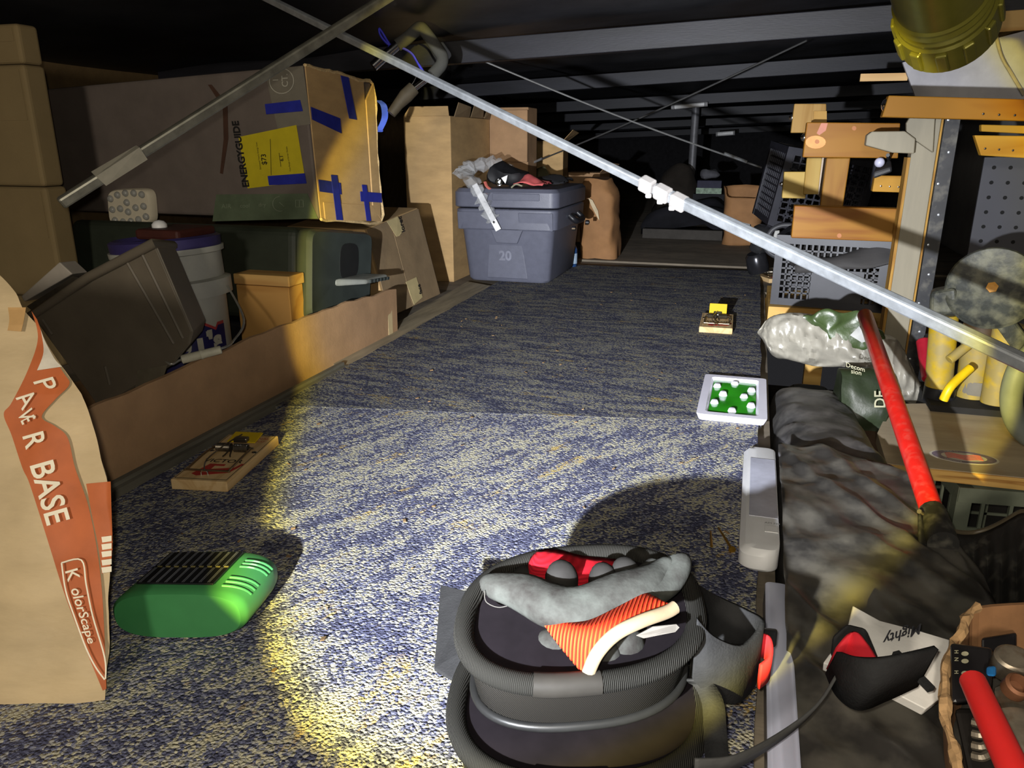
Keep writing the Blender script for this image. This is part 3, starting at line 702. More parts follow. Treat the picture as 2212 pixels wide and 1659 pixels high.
# the two long edges lean with the view: side edge direction from photo
sd = fl(612, 1235, .03) - fx1; sd.z = 0; LEN = sd.length; sd.normalize()
Hh_ = .052
def cap(s_, z_in=0.0, n=40, shrink=1.0):
    out = []
    for k in range(n):
        a = 2 * math.pi * k / n; c_, s2 = math.cos(a), math.sin(a)
        e = .55 if s2 > 0 else .6
        x = W_ / 2 * math.copysign(abs(c_) ** .62, c_) * shrink; z = Hh_ / 2 * math.copysign(abs(s2) ** .75, s2) * shrink
        out.append((x, z))
    return out
c0 = (fx0 + fx1) / 2; c0.z = .006 + Hh_ / 2
b = B().loft([[c0 + sd * d + ux * x + V((0, 0, z)) for x, z in cap(0, shrink=s_)] for d, s_ in ((.0, .93), (.004, .985), (.010, 1.0), (LEN * .5, 1.0), (LEN - .02, .99), (LEN - .006, .95), (LEN, .86))])
add('housing', b, gm, gd_, smooth=40)
ztop = c0.z + Hh_ / 2 + .0008
def gt(u, v, o=0): return V((c0.x, c0.y, 0)) + sd * (LEN * v) + ux * (W_ * u) + V((0, 0, ztop + o))
pan = add('solar_panel', B().hexa([gt(-.34, .16), gt(.24, .14), gt(.24, .86), gt(-.34, .86), gt(-.34, .16, .002), gt(.24, .14, .002), gt(.24, .86, .002), gt(-.34, .86, .002)]), M('solar_cell', (16, 17, 20), 0.2, var=0.1, spec=0.6), gd_, bevel=.0006)
b = B(); cellm = M('cell_lines', (120, 122, 130), 0.35, metal=.6)
for k in range(9):
    u = -.32 + k * .064
    for v0, v1 in ((.17, .49), (.53, .85)): b.bar(gt(u, v0, .0022), gt(u, v1, .0022), .0006, .0004); b.bar(gt(u + .012, v0, .0022), gt(u + .012, v1, .0022), .0004, .0004)
add('cell_lines', b, cellm, pan)
b = B()
for k in range(9): b.bar(gt(-.31 + k * .064, .51, .0024), gt(-.275 + k * .064, .51, .0024), .0014, .0005)
add('contact_dashes', b, M('contact', (150, 140, 90), .35, metal=.7), pan)
b = B()
for side in (0, 1):
    for k in range(3):
        pts = []
        for t in range(9):
            f = t / 8; v = (.60 + .07 * k + .05 * math.sin(f * 1.5)) if side else (.36 - .09 * k + .06 * f)
            u = .29 + .19 * f
            x = u * W_; z = Hh_ / 2 * max(0, 1 - (abs(x) / (W_ / 2)) ** 3.2) ** .42
            pts.append(V((c0.x, c0.y, c0.z)) + sd * (LEN * v) + ux * x + V((0, 0, z + .0005)))
        b.tube(pts, .0016, 6)
add('raised_ribs', b, gm, gd_, smooth=60)

# ---------------------------------------------------------------- rat traps
def make_trap(label):
    t = T('rat_trap', label, 'trap', (0, 0, 0), 'wooden snap rat traps')
    tw = wood('trap_wood', (206, 176, 130), (190, 156, 108), 1, 18, .6)
    add('base', B().bb(-.0415, .0415, 0, .178, 0, .0155), tw, t, bevel=.0015)
    pr = M('red_print', (160, 44, 36), .7); z = .0158
    b = B(); b.prism([V(p) for p in ((-.012, .058, z), (.012, .058, z), (.012, .052, z), (-.002, .052, z), (-.002, .040, z), (.030, .048, z), (.034, .062, z), (.039, .062, z), (.030, .030, z), (-.012, .016, z), (-.022, .022, z))], (0, 0, .0002)); add('red_print', b, pr, t)
    b = B(); lettering(b, 'VICTOR', lambda x, y: V((-.027 + x, .064 + y, .0162)), .0165, .0003); add('lettering', b, ink, t)
    b = B(); lettering(b, 'ORIGINAL', lambda x, y: V((-.012 + x, .158 + y, .0162)), .010, .0001); lettering(b, 'RAT TRAP', lambda x, y: V((-.004 + x, .146 + y, .0162)), .008); add('lettering', b, M('faded_red', (176, 84, 64), .7), t)
    b = B()
    for q in (((-.038, .006), (.038, .006)), ((.038, .006), (.038, .174)), ((.038, .174), (-.038, .174)), ((-.038, .174), (-.038, .006))): b.bar(V((*q[0], .0158)), V((*q[1], .0158)), .0006, .0004)
    add('printed_border', b, ink, t)
    wm = M('trap_wire', (120, 112, 100), .35, metal=.9, var=.2)
    for s_ in (-1, 1):
        pts = [V((s_ * (.003 + .022 * k / 96), .106 + .0062 * math.cos(k * .785), .0225 + .0062 * math.sin(k * .785))) for k in range(97)]
        add('spring', B().tube(pts, .0011, 5), wm, t, smooth=60)
    add('jaw', B().tube(path([(-.029, .106, .022), (-.031, .08, .023), (-.031, .030, .020), (-.029, .026, .020), (.029, .026, .020), (.031, .030, .020), (.031, .08, .023), (.029, .106, .022)], 5), .0016, 6), M('jaw_metal', (150, 130, 104), .3, metal=.9), t, smooth=60)
    add('spring_arms', B().tube([(0, .106, .024), (-.004, .088, .018), (-.006, .084, .0165)], .0012, 5).tube([(0, .106, .024), (.004, .088, .018), (.006, .084, .0165)], .0012, 5).tube([(-.033, .106, .0225), (.033, .106, .0225)], .0015, 6), wm, t)
    add('staple', B().tube(path([(-.005, .018, .0150), (-.004, .018, .022), (.004, .018, .022), (.005, .018, .015)], 4), .0011, 6), chrome, t)
    add('hold_bar', B().tube(path([(.0, .018, .022), (-.012, .05, .026), (-.006, .10, .031), (0, .14, .031)], 5), .001, 5), wm, t, smooth=60)
    pe = add('bait_pedal', B().hexa([(-.023, .134, .019), (.023, .134, .019), (.023, .165, .0235), (-.023, .165, .0235), (-.023, .134, .021), (.023, .134, .021), (.023, .165, .0255), (-.023, .165, .0255)]), M('pedal_yellow', (204, 172, 20), .45, var=.03), t, bevel=.0008)
    add('pedal_clip', B().box((0, .136, .024), (.022, .012, .008)), wm, pe, bevel=.002)
    for s_ in (-1, 1): add('rivet', B().lathe([(.0042, 0), (.0042, .001), (.0028, .0022), (.0006, .0024)], (s_ * .034, .106, .0156), (0, 0, 1), 12), chrome, t, smooth=40)
    return t
tA = make_trap('wooden rat trap in shadow on the carpet near the tray, yellow pedal')
e = fl(490, 1067) - fl(375, 1060); ang = math.atan2(e.y, e.x)
nr = (fl(375, 1067) + fl(490, 1070)) / 2
tA.location = (nr.x, nr.y, .0058); tA.rotation_euler = (0, 0, math.radians(10.5))
tB = copy_tree(tA); f = (fl(1508, 724) + fl(1582, 726)) / 2
tB.location = (f.x, f.y, .0058); tB.rotation_euler = (0, 0, math.radians(1)); tB['label'] = 'wooden rat trap with raised yellow pedal on the far carpet'
for ch in tB.children:      # pedal of the far trap stands upright
    if ch.name.startswith('bait_pedal'):
        ch.rotation_euler = (math.radians(56), 0, 0); ch.location = (0, .0757, -.102)
tC = copy_tree(tA); f = fl(1690, 592, -.012); tC.location = (.115, 2.93, -.0118); tC.rotation_euler = (0, 0, math.radians(28)); tC['label'] = 'wooden rat trap on bare plywood, half hidden behind the crate'

# ---------------------------------------------------------------- glue tray
g0 = (fl(1502, 914) + fl(1650, 917)) / 2
gx0, gx1, gy0, gy1 = fl(1502, 914).x, fl(1650, 917).x + .004, fl(1502, 914).y, fl(1522, 826).y
gt_ = T('glue_tray', 'white plastic tray of green glue beside the plastic roll', 'tray', ((gx0 + gx1) / 2, (gy0 + gy1) / 2, .006))
traym = M('tray_white', (214, 212, 226), .35, var=.02)
def rrect(x0, x1, y0, y1, z, r=.008, n=5):
    out = []
    for cx, cy, a0 in ((x1 - r, y1 - r, 0), (x0 + r, y1 - r, 90), (x0 + r, y0 + r, 180), (x1 - r, y0 + r, 270)):
        for k in range(n): a = math.radians(a0 + 90 * k / (n - 1)); out.append(V((cx + r * math.cos(a), cy + r * math.sin(a), z)))
    return out
def gi(i, z): return rrect(gx0 + i, gx1 - i, gy0 + i * 1.15, gy1 - i * 1.15, z)
add('tray', B().loft([gi(.004, .006), gi(0, .017), gi(.0, .0185), gi(.014, .0185), gi(.019, .011), gi(.03, .0105), gi(.05, .0105)]), traym, gt_, smooth=40)
gcx, gcy = (gx0 + gx1) / 2, (gy0 + gy1) / 2
gb = B().grid(lambda u, v: V((lerp(gx0 + .019, gx1 - .019, u), lerp(gy0 + .022, gy1 - .022, v), .0128 + .0012 * math.sin(v * 9) * math.sin(u * 5))), 14, 20)
add('green_glue', gb, M('green_glue', (46, 150, 28), .12, var=.08, scale=30, spec=.6), gt_, smooth=60)
pegs = [(.5, .12), (.5, .9), (.28, .56), (.72, .53), (.13, .30), (.13, .78), (.87, .30), (.87, .74)]
for u, v in pegs:
    add('peg', B().lathe([(.0085, 0), (.0065, .006), (.005, .0085), (.0008, .009)], (lerp(gx0 + .016, gx1 - .016, u), lerp(gy0 + .018, gy1 - .018, v), .011), (0, 0, 1), 12), traym, gt_, smooth=45)
# ---------------------------------------------------------------- cooler and what lies on it
YC = 2.53
cx0, cx1 = on(992, 560, 1, YC).x, on(1196, 560, 1, YC).x
zc = on(1100, 452, 1, YC).z; zl = on(1100, 408, 1, YC).z
ck = T('cooler', 'grey hard-sided cooler with moulded 20, standing at the far carpet edge', 'cooler', ((cx0 + cx1) / 2, YC + .21, 0.006))
cm = M('cooler_grey', (92, 94, 108), .45, var=.05, scale=40, bump=.08, bscale=400)
YD = YC + .44
def crr(s_, z, ins=0.0): return rrect(cx0 + s_ + ins, cx1 - s_ - ins, YC + s_, YD - s_, z, .03)
add('body', B().loft([crr(.028, .008), crr(.022, .006 + .01), crr(.006, zc - .075), crr(.004, zc - .07), crr(-.008, zc - .066), crr(-.010, zc - .004), crr(-.006, zc)]), cm, ck, smooth=35)
add('lid', B().loft([crr(-.008, zc + .004), crr(-.014, zc + .008), crr(-.014, zl - .012), crr(-.004, zl), crr(.03, zl + .002), crr(.10, zl + .002)]), cm, ck, smooth=35)
def cfp(u, z, o=0.0): return V((lerp(cx0, cx1, u), YC + lerp(.026, .008, z / zc) - o, z))
# raised panels on the short face
add('front_panel', B().hexa([cfp(.28, .02), cfp(.72, .02), cfp(.66, .15), cfp(.31, .15), cfp(.28, .02, .006), cfp(.72, .02, .006), cfp(.66, .15, .006), cfp(.31, .15, .006)]), cm, ck, bevel=.003)
for u0, u1 in ((.0, .36), (.64, .99)):
    add('handle_pad', B().hexa([cfp(u0, zc - .07, .012), cfp(u1, zc - .07, .012), cfp(u1, zc - .01, .016), cfp(u0, zc - .01, .016), cfp(u0, zc - .07, .018), cfp(u1, zc - .07, .018), cfp(u1, zc - .01, .022), cfp(u0, zc - .01, .022)]), cm, ck, bevel=.004)
add('handle_drop', B().hexa([cfp(.40, zc - .115, .004), cfp(.62, zc - .115, .004), cfp(.68, zc - .068, .004), cfp(.34, zc - .068, .004), cfp(.40, zc - .115, .016), cfp(.62, zc - .115, .016), cfp(.68, zc - .068, .016), cfp(.34, zc - .068, .016)]), cm, ck, bevel=.003)
add('lid_step', B().hexa([V((lerp(cx0, cx1, .38), YC - .020, zc + .03)), V((lerp(cx0, cx1, .86), YC - .020, zc + .03)), V((lerp(cx0, cx1, .86), YC - .016, zl - .014)), V((lerp(cx0, cx1, .38), YC - .016, zl - .014))] + [V((lerp(cx0, cx1, u), YC - .010, z)) for u, z in ((.38, zc + .03), (.86, zc + .03), (.86, zl - .014), (.38, zl - .014))]), cm, ck, bevel=.002)
b = lettering(B(), '20', lambda x, y: cfp(.42 + x / (cx1 - cx0), .085 + y, .0075), .045, .0015); add('lettering', b, M('moulded_number', (118, 120, 134), .5), ck)
rub = M('latch_rubber', (30, 30, 34), .4)
for k, yy in enumerate((YC + .10, YC + .33)):
    l = add('latch', B().loft([rrect(0, .02, 0, .05, 0, .004), rrect(0, .02, 0, .05, .16, .004)]), rub, ck)
    for v in l.data.vertices: v.co += V((cx1 + .012, yy, zc - .09)) - origin(ck)
    add('latch_pin', B().lathe([(.008, 0), (.008, .012), (.002, .014)], (cx1 + .034, yy + .025, zc - .07), (1, 0, 0), 10), chrome, l)
add('side_handle', B().tube(path([(cx1 + .012, YC + .17, zc - .03), (cx1 + .035, YC + .18, zc - .05), (cx1 + .035, YC + .29, zc - .05), (cx1 + .012, YC + .30, zc - .03)], 5), .010, 8), rub, ck, smooth=50)
ZT = zl + .003
# white channel strips in a clear bag, one leaning over the front edge
cs = T('bagged_strip', 'white metal strip in clear plastic draped over the cooler front', 'strip', V((cx0 + .12, YC - .03, zl - .1)))
s0, s1 = on(1025, 398, 1, YC - .045), on(1077, 497, 1, YC - .030)
dch = (s1 - s0).normalized()
add('channel', B().bar(s0, s1, .020, .006, (0, -1, .2)), M('white_metal', (222, 222, 224), .35, metal=.2), cs, bevel=.0008)
add('screw', B().lathe([(.005, 0), (.004, .003), (.0005, .0035)], s1 - dch * .03 + V((0, -.0035, 0)), (0, -1, .2), 10), chrome, cs)
wrap = M('clear_wrap', (210, 212, 215), .16, var=.05, spec=.8, alpha=.34)
b = B().tube(path([on(1003, 375, 1, YC + .05), s0, s0.lerp(s1, .3), s0.lerp(s1, .55), s0.lerp(s1, .78)], 6), [.026 + .008 * math.sin(k * 1.7) for k in range(25)], 14, caps=False, flat=.5); crumple(b, 45, .012)
for p in b.v: p.y = min(p.y, YC + .2)
add('clear_wrap', b, wrap, cs, smooth=30)
b = B().tube(path([on(1000, 378, 1, YC + .04), on(1012, 362, 1, YC + .08), on(1060, 355, 1, YC + .12), on(1092, 362, 1, YC + .14), on(1110, 395, 1, YC + .14)], 6), [.03 + .008 * math.sin(k * 2.1) for k in range(25)], 14, caps=False, flat=.6); crumple(b, 40, .014)
zmin = min(p.z for p in b.v)
for p in b.v: p.z = max(p.z, ZT + .002)
add('clear_wrap', b, wrap, cs, smooth=30)
# black cap / gloves heap
hb = T('tool_pouch', 'black pouch with round silver badge lying on the cooler lid', 'pouch', (cx0 + .16, YC + .11, ZT))
b = B().ball((cx0 + .15, YC + .10, ZT + .036), .075, 20, 12, (1.0, .8, .50)); crumple(b, 22, .022, 3)
for p in b.v: p.z = max(p.z, ZT)
add('pouch', b, M('black_nylon', (22, 22, 25), .6, var=.2), hb, smooth=50)
pc = on(1078, 394, 1, YC + .015)
bl_ = B().lathe([(.013, 0), (.013, .004), (.010, .005), (.010, .003), (.0005, .003)], pc, (.2, -1, .3), 20); add('badge', bl_, chrome, hb, smooth=40)
lt_ = add('badge_emblem', B().prism([on(x, y, 1, YC + .012) for x, y in ((1073, 399), (1077, 390), (1082, 388), (1080, 398))], (0, -.001, 0)), white_pl, hb)
add('white_tag', crumple(B().prism([on(x, y, 1, YC + .02) for x, y in ((1084, 384), (1096, 378), (1095, 388), (1090, 396))], (0, .003, 0)), 60, .004), white_pl, hb)
add('red_trim', B().tube(path([on(1048, 393, 1, YC + .01), on(1053, 404, 1, YC + .0), on(1068, 412, 1, YC - .002), on(1082, 411, 1, YC)], 4), .006, 6, flat=.5), M('salmon_cloth', (196, 104, 92), .7), hb, smooth=50)
rgv = T('red_cloth', 'pink-red cloth with a dark logo lying on the cooler lid', 'cloth', (cx1 - .12, YC + .1, ZT))
b = B().grid(lambda u, v: V((lerp(cx1 - .15, cx1 - .05, u), lerp(YC + .03, YC + .16, v), ZT + .010 + .03 * math.exp(-((u - .35) ** 2 + (v - .5) ** 2) * 7))), 12, 10)
add('cloth', crumple(b, 30, .008, 4), M('pink_cloth', (206, 96, 96), .8), rgv, smooth=60, solid=.003)
gcl = B().tube(path([on(1105, 405, 1, YC + .02), on(1115, 398, 1, YC + .02), on(1128, 402, 1, YC + .02)], 4), .006, 6, flat=.5)
add('pale_strap', gcl, M('pale_olive', (176, 172, 146), .7), rgv, smooth=50)
add('black_cloth', crumple(B().grid(lambda u, v: V((lerp(cx0 + .19, cx1 - .02, u), lerp(YC + .20, YC + .36, v), ZT + .012 + .02 * math.sin(u * 3) * math.sin(v * 3))), 12, 10), 25, .01, 9), M('dark_cloth', (30, 30, 34), .9), smooth=60, solid=.004, label='black cloth heaped at the back of the cooler lid', cat='cloth')
# blue bottle beside the cooler
bx = on(1232, 560, 1, 2.98)
bo = T('spray_bottle', 'blue plastic bottle standing between cooler and torn paper sack', 'bottle', (bx.x, 2.98, -.012))
add('body', B().lathe([(.020, 0), (.026, .004), (.027, .085), (.012, .115), (.012, .125)], (bx.x, 2.98, -.012), n=20, sy=.8), M('blue_bottle', (40, 72, 120), .25, trans=.2), bo, smooth=40)
add('cap', B().lathe([(.013, .1255), (.013, .145), (.008, .15)], (bx.x, 2.98, -.012), n=16), white_pl, bo, smooth=40)
add('label', B().lathe([(.0275, .03), (.0275, .07)], (bx.x, 2.98, -.012), n=20, sy=.8, caps=False), M('bottle_label', (150, 170, 190), .5), bo)

# ---- torn kraft sack behind the cooler
YK = 3.25
kx0, kx1 = on(1248, 500, 1, YK).x, on(1330, 500, 1, YK).x
kt = on(1285, 385, 1, YK).z
ks = T('torn_sack', 'brown kraft paper sack, torn open, behind the cooler', 'bag', ((kx0 + kx1) / 2, YK + .1, -.004))
rings = []
for i in range(22):
    t = i / 21; z = lerp(-.004, kt, t); w_ = 1 - .12 * t ** 3 - (.25 * max(0, t - .85) / .15)
    cxk = (kx0 + kx1) / 2 - .02 * t; hw = (kx1 - kx0) / 2 * w_
    rings.append([V((cxk + hw * math.copysign(abs(math.cos(a)) ** .5, math.cos(a)), YK + .11 + .10 * w_ * math.copysign(abs(math.sin(a)) ** .5, math.sin(a)), z)) for a in [2 * math.pi * k / 28 for k in range(28)]])
b = B().loft(rings); crumple(b, 14, .014, 5)
for p in b.v: p.z = max(p.z, -.003)
kraft = M('kraft_brown', (146, 106, 68), .8, var=.1, scale=12, bump=.25, bscale=24)
add('sack', b, kraft, ks, smooth=45)
add('tear', B().prism([on(x, y, 1, YK + .003) for x, y in ((1271, 427), (1280, 432), (1292, 455), (1295, 476), (1289, 466), (1278, 445))], (0, -.004, 0)), M('sack_lining', (196, 178, 146), .8), ks)
# cartons and paper behind
def back_box(px0, px1, pyt, y, dep, rot, label, mat, zb=-.012, nm='carton'):
    a, c_ = on(px0, pyt, 1, y), on(px1, pyt, 1, y); cx = (a.x + c_.x) / 2; ww = c_.x - a.x
    R = Matrix.Rotation(math.radians(rot), 3, 'Z')
    t = T(nm, label, 'box', (cx, y + dep / 2, zb))
    add('body', B().box((cx, y + dep / 2, (zb + a.z) / 2), (ww, dep, a.z - zb), R), mat, t, bevel=.004)
    for s_ in (-1, 1):
        q = [V((s_ * ww / 2, -dep / 2, a.z)), V((s_ * ww / 2, dep / 2, a.z)), V((s_ * (ww / 2 + .05), dep / 2 - .01, a.z + .035)), V((s_ * (ww / 2 + .04), -dep / 2 + .02, a.z + .045))]
        add('flap', B().prism([R @ V((p.x, p.y, 0)) + V((cx, y + dep / 2, p.z)) for p in q], (0, 0, .003)), mat, t)
    return t
back_box(1118, 1208, 304, 3.55, .25, 8, 'open brown carton behind the cooler, lit corner showing', card)
back_box(1205, 1300, 372, 3.90, .2, -4, 'brown carton with torn top behind the kraft sack', card_dark)
oc = on(1150, 395, 1, 3.30)
add('olive_roll', B().tube([oc + V((-.07, -.02, -.05)), oc + V((.0, 0, .0)), oc + V((.06, .03, .028))], [.05, .052, .046], 18), M('olive_mat', (86, 82, 58), .8, var=.1), smooth=50, label='olive foam roll leaning behind the cooler top', cat='roll')
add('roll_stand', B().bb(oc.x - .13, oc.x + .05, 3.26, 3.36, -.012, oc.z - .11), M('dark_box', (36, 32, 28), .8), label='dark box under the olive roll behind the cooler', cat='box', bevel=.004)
pcx = on(1108, 345, 1, 3.2)
add('poly_bag', crumple(B().ball(pcx + V((0, .05, -.04)), .06, 18, 12, (.5, .5, 1.0)), 25, .03, 2), M('poly', (170, 156, 110), .15, spec=.8, alpha=.7), smooth=30, label='shiny clear bag of brown scraps behind the cooler', cat='bag')
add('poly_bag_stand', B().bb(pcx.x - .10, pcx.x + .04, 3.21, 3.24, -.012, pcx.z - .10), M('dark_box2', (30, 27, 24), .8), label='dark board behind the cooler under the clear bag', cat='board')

# ---------------------------------------------------------------- far end
pp = on(1492, 400, 1, 5.6)
po = T('steel_post', 'thin grey steel post under the far joists', 'post', (pp.x, 5.6, -.012))
add('shaft', B().lathe([(.026, 0), (.026, .815)], (pp.x, 5.6, -.012), n=20), M('post_grey', (112, 112, 116), .5, metal=.3), po, smooth=40)
add('foot_plate', B().bb(pp.x - .05, pp.x + .05, 5.55, 5.65, -.0125, -.002), M('post_grey', (112, 112, 116), .5), po)
dk = M('dark_heap', (26, 26, 32), .8, var=.3, scale=8)
def heap(nm, px, py0, px1, y, dep, label, mat, seed, pyt, cat):
    a, c_ = on(px, py0, 1, y), on(px1, py0, 1, y); zt_ = on(px, pyt, 1, y).z; cx = (a.x + c_.x) / 2; hw = (c_.x - a.x) / 2
    b = B().grid(lambda u, v: V((cx + hw * math.sin((u - .5) * math.pi), y + dep * (v), -.011 + (zt_ + .012) * max(0, math.cos((u - .5) * math.pi)) ** .6 * math.sin(math.pi * min(1, v * .9 + .08)) ** .7)), 24, 16); crumple(b, 7, .05, seed, lambda p: 0 if p.z < .01 else 1)
    for p in b.v: p.z = max(p.z, -.0115)
    return add(nm, b, mat, smooth=50, label=label, cat=cat)
heap('tarp_heap', 1385, 500, 1600, 4.25, .6, 'black crumpled tarp heap on the far floor', dk, 3, 442, 'tarp')
heap('dark_bundle', 1410, 480, 1500, 5.1, .35, 'dark round bundle behind the tarp heap by the post', M('bundle', (40, 34, 28), .85), 8, 352, 'bundle')
heap('cloth_pile', 1490, 480, 1580, 5.7, .4, 'dark cloth pile right of the steel post', M('pile', (44, 44, 48), .85), 12, 395, 'cloth')
sp = on(1505, 408, 1, 4.95); sp1 = on(1558, 408, 1, 4.95)
sbx = T('striped_box', 'small dark box with pale green striped edge near the post', 'box', ((sp.x + sp1.x) / 2, 5.0, sp.z - .02))
add('body', B().bb(sp.x, sp1.x, 4.95, 5.08, sp.z - .03, sp.z + .05), M('navy_box', (40, 40, 60), .7), sbx, bevel=.003)
add('striped_edge', B().bb(sp.x - .003, sp1.x + .003, 4.947, 4.95, sp.z - .028, sp.z + .006), M('pale_green', (130, 150, 130), .6, var=.3, scale=60), sbx)
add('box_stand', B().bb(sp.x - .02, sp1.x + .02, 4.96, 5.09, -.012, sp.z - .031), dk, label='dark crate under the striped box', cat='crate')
add('foam_lump', crumple(B().ball(V(((sp.x + sp1.x) / 2, 5.02, sp.z + .086)), .06, 14, 9, (1, .8, .55)), 20, .02), M('foam_grey', (90, 90, 96), .9), smooth=40, label='grey crumpled foam lump on the striped box', cat='foam')
bgx = on(1600, 520, 1, 3.9)
bw = on(1640, 520, 1, 3.9).x - on(1568, 520, 1, 3.9).x; bz = on(1600, 405, 1, 3.9).z
rings = []
for i in range(14):
    t = i / 13; z = lerp(-.004, bz, t)
    rings.append([V((bgx.x + (bw * .55 + .01 * t) * math.copysign(abs(math.cos(a)) ** .45, math.cos(a)), 4.0 + .09 * math.copysign(abs(math.sin(a)) ** .45, math.sin(a)), z - (.05 * max(0, -math.sin(a)) * t ** 4))) for a in [2 * math.pi * k / 28 for k in range(28)]])
b = B().loft(rings, caps=False); crumple(b, 16, .012, 6)
for p in b.v: p.z = max(p.z, -.003)
add('paper_sack', b, kraft, smooth=45, solid=.002, label='open brown paper sack standing behind the tilted crate', cat='bag')
add('far_board', B().bb(on(1390, 520, 1, 4.15).x, on(1560, 520, 1, 4.15).x, 4.1, 4.14, -.003, .045), M('far_board', (58, 54, 50), .8), label='low dark board lying in front of the tarp heap', cat='board')
# ---------------------------------------------------------------- right side: wooden rack
pineX = wood('rack_pine', (132, 90, 28), (114, 68, 18), 0, 7, .45, .12)
pineZ = wood('rack_pine_upright', (132, 94, 34), (118, 78, 24), 2, 7, .45, .12)
ply_pale = M('pale_plywood', (122, 115, 98), .6, var=.08, scale=14, stretch=(2, 2, .25))
ply_edge = wood('ply_edge', (156, 120, 58), (130, 92, 40), 2, 30)
def quad(pts, y): return [on(x, py, 1, y) for x, py in pts]
YR = 1.87
DY = .12
_on = on
def on(px, py, ax, v): return _on(px, py, ax, v + DY)
rk = T('wooden_rack', 'pine and plywood clamp rack with carriage bolts on the right', 'rack', (.30, YR, -.36))
def piece(nm, pts, y, dep, mat, bev=.002): return add(nm, B().prism(quad(pts, y), (0, dep, 0)), mat, rk, bevel=bev)
piece('lower_rail', [(1716, 444), (1944, 451), (1937, 523), (1709, 514)], 1.74, .04, pineX)
piece('upper_rail', [(1743, 264), (1945, 266), (1940, 342), (1734, 340)], 1.80, .04, pineX)
piece('top_block', [(1716, 224), (1785, 224), (1785, 287), (1708, 287)], 1.97, .04, wood('block_end', (142, 112, 62), (130, 98, 48), 2, 20))
add('top_block_side', B().prism(quad([(1758, 240), (1786, 240), (1786, 290), (1756, 290)], 1.96), (0, .009, 0)), wood('block_end2', (152, 118, 60), (140, 102, 46), 2, 20), rk)
piece('stud_block', [(1694, 371), (1742, 371), (1740, 429), (1689, 428)], 1.88, .05, wood('stud_end', (150, 126, 68), (138, 110, 52), 2, 24))
piece('stud', [(1743, 341), (1776, 341), (1767, 420), (1735, 420)], 1.86, .018, wood('stud_face', (146, 122, 66), (134, 106, 50), 2, 10))
add('stud_return', B().prism([on(1776, 341, 1, 1.862), on(1786, 341, 1, 1.95), on(1772, 428, 1, 1.95), on(1765, 420, 1, 1.862)], (.004, 0, 0)), M('grey_wood_side', (146, 132, 118), .7), rk)
piece('upright', [(1786, 341), (1837, 341), (1821, 446), (1772, 445)], 1.83, .03, pineZ)
# plywood post with pale face and bright edges, running down to the lower floor
pa, pb_ = on(1976, 330, 1, 1.66), on(2013, 330, 1, 1.66)
x0, x1 = pa.x - .012, pb_.x + .012
ztop = on(2010, 226, 1, 1.66).z
b = B().bb(x0 + .006, x1 - .004, 1.78, 1.82, -.36, ztop); add('post', b, ply_pale, rk, bevel=.001)
add('post_edge', B().bb(x0, x0 + .0055, 1.779, 1.82, -.36, ztop - .10), ply_edge, rk)
add('post_edge', B().bb(x1 - .0035, x1, 1.779, 1.82, -.36, ztop - .01), ply_edge, rk)
# gusset arm reaching left from the post
piece('gusset', [(1978, 233), (2022, 231), (2016, 330), (1958, 290), (1958, 266)], 1.645, .012, ply_pale)
piece('arm', [(1884, 284), (1955, 283), (1978, 300), (1975, 332), (1928, 330), (1870, 314), (1873, 292)], 1.63, .028, ply_pale)
piece('arm_block', [(1984, 229), (2020, 230), (2018, 250), (1983, 248)], 1.635, .008, wood('arm_block', (146, 122, 66), (134, 106, 50), 0, 10))
# top plank with underside visible and long shelf boards on the right
def plank(nm, pts, y, dep, mat): return add(nm, B().prism([on(a, b_, 1, y) for a, b_ in pts], (0, dep, 0)), mat, rk, bevel=.0015)
tl, tr_ = on(1920, 206, 1, 1.60), on(2240, 215, 1, 1.60)
pl = add('top_plank', B().hexa([tl, tr_, on(2240, 262, 1, 1.60), on(1905, 253, 1, 1.60), tl + V((0, .03, 0)), tr_ + V((0, .03, 0)), on(2240, 262, 1, 1.60) + V((0, .03, 0)), on(1905, 253, 1, 1.60) + V((0, .03, 0))]), pineX, rk, bevel=.002)
piece('shelf_board', [(2105, 292), (2240, 294), (2240, 343), (2119, 336)], 1.72, .02, wood('yellow_board', (170, 128, 44), (152, 106, 28), 0, 8))
piece('shelf_board', [(2120, 269), (2240, 272), (2240, 290), (2120, 284)], 1.80, .02, wood('yellow_board', (170, 128, 44), (152, 106, 28), 0, 8))
piece('peg_block', [(1890, 379), (1950, 380), (1946, 416), (1884, 414)], 1.96, .03, wood('yellow_block', (170, 126, 50), (156, 108, 36), 0, 10))
for px, py, y in ((1903, 402, 1.958), (1922, 403, 1.958), (1941, 404, 1.958), (2124, 246, 1.598), (2158, 248, 1.598), (2192, 249, 1.598), (2128, 321, 1.718), (2158, 323, 1.718), (2188, 325, 1.718)):
    add('screw', B().lathe([(.0026, 0), (.002, .0012), (.0004, .0014)], on(px, py, 1, y), (0, -1, 0), 8), chrome, rk)
for px, py, y, r in ((1707, 254, 1.98, .009), (1733, 297, 1.81, .009), (1909, 227, 1.605, .012), (1877, 299, 1.64, .010), (1686, 398, 1.89, .006), (1711, 472, 1.75, .009)):
    c_ = on(px, py, 1, y) + V((.006, .012, 0))
    add('carriage_bolt', B().lathe([(r * .7, -.004), (r, 0), (r * .95, .004), (r * .6, .0075), (r * .1, .009)], c_, (-1, -.25, 0), 16), chrome, rk, smooth=40)
for px, py, y in ((1845, 277, 1.799), (1765, 306, 1.799), (1813, 509, 1.739)):
    add('knot', B().prism([on(px + 5 * math.cos(a), py + 5 * math.sin(a), 1, y) for a in [k * math.pi / 6 for k in range(12)]], (0, -.0005, 0)), M('knot', (150, 92, 48), .6), rk)
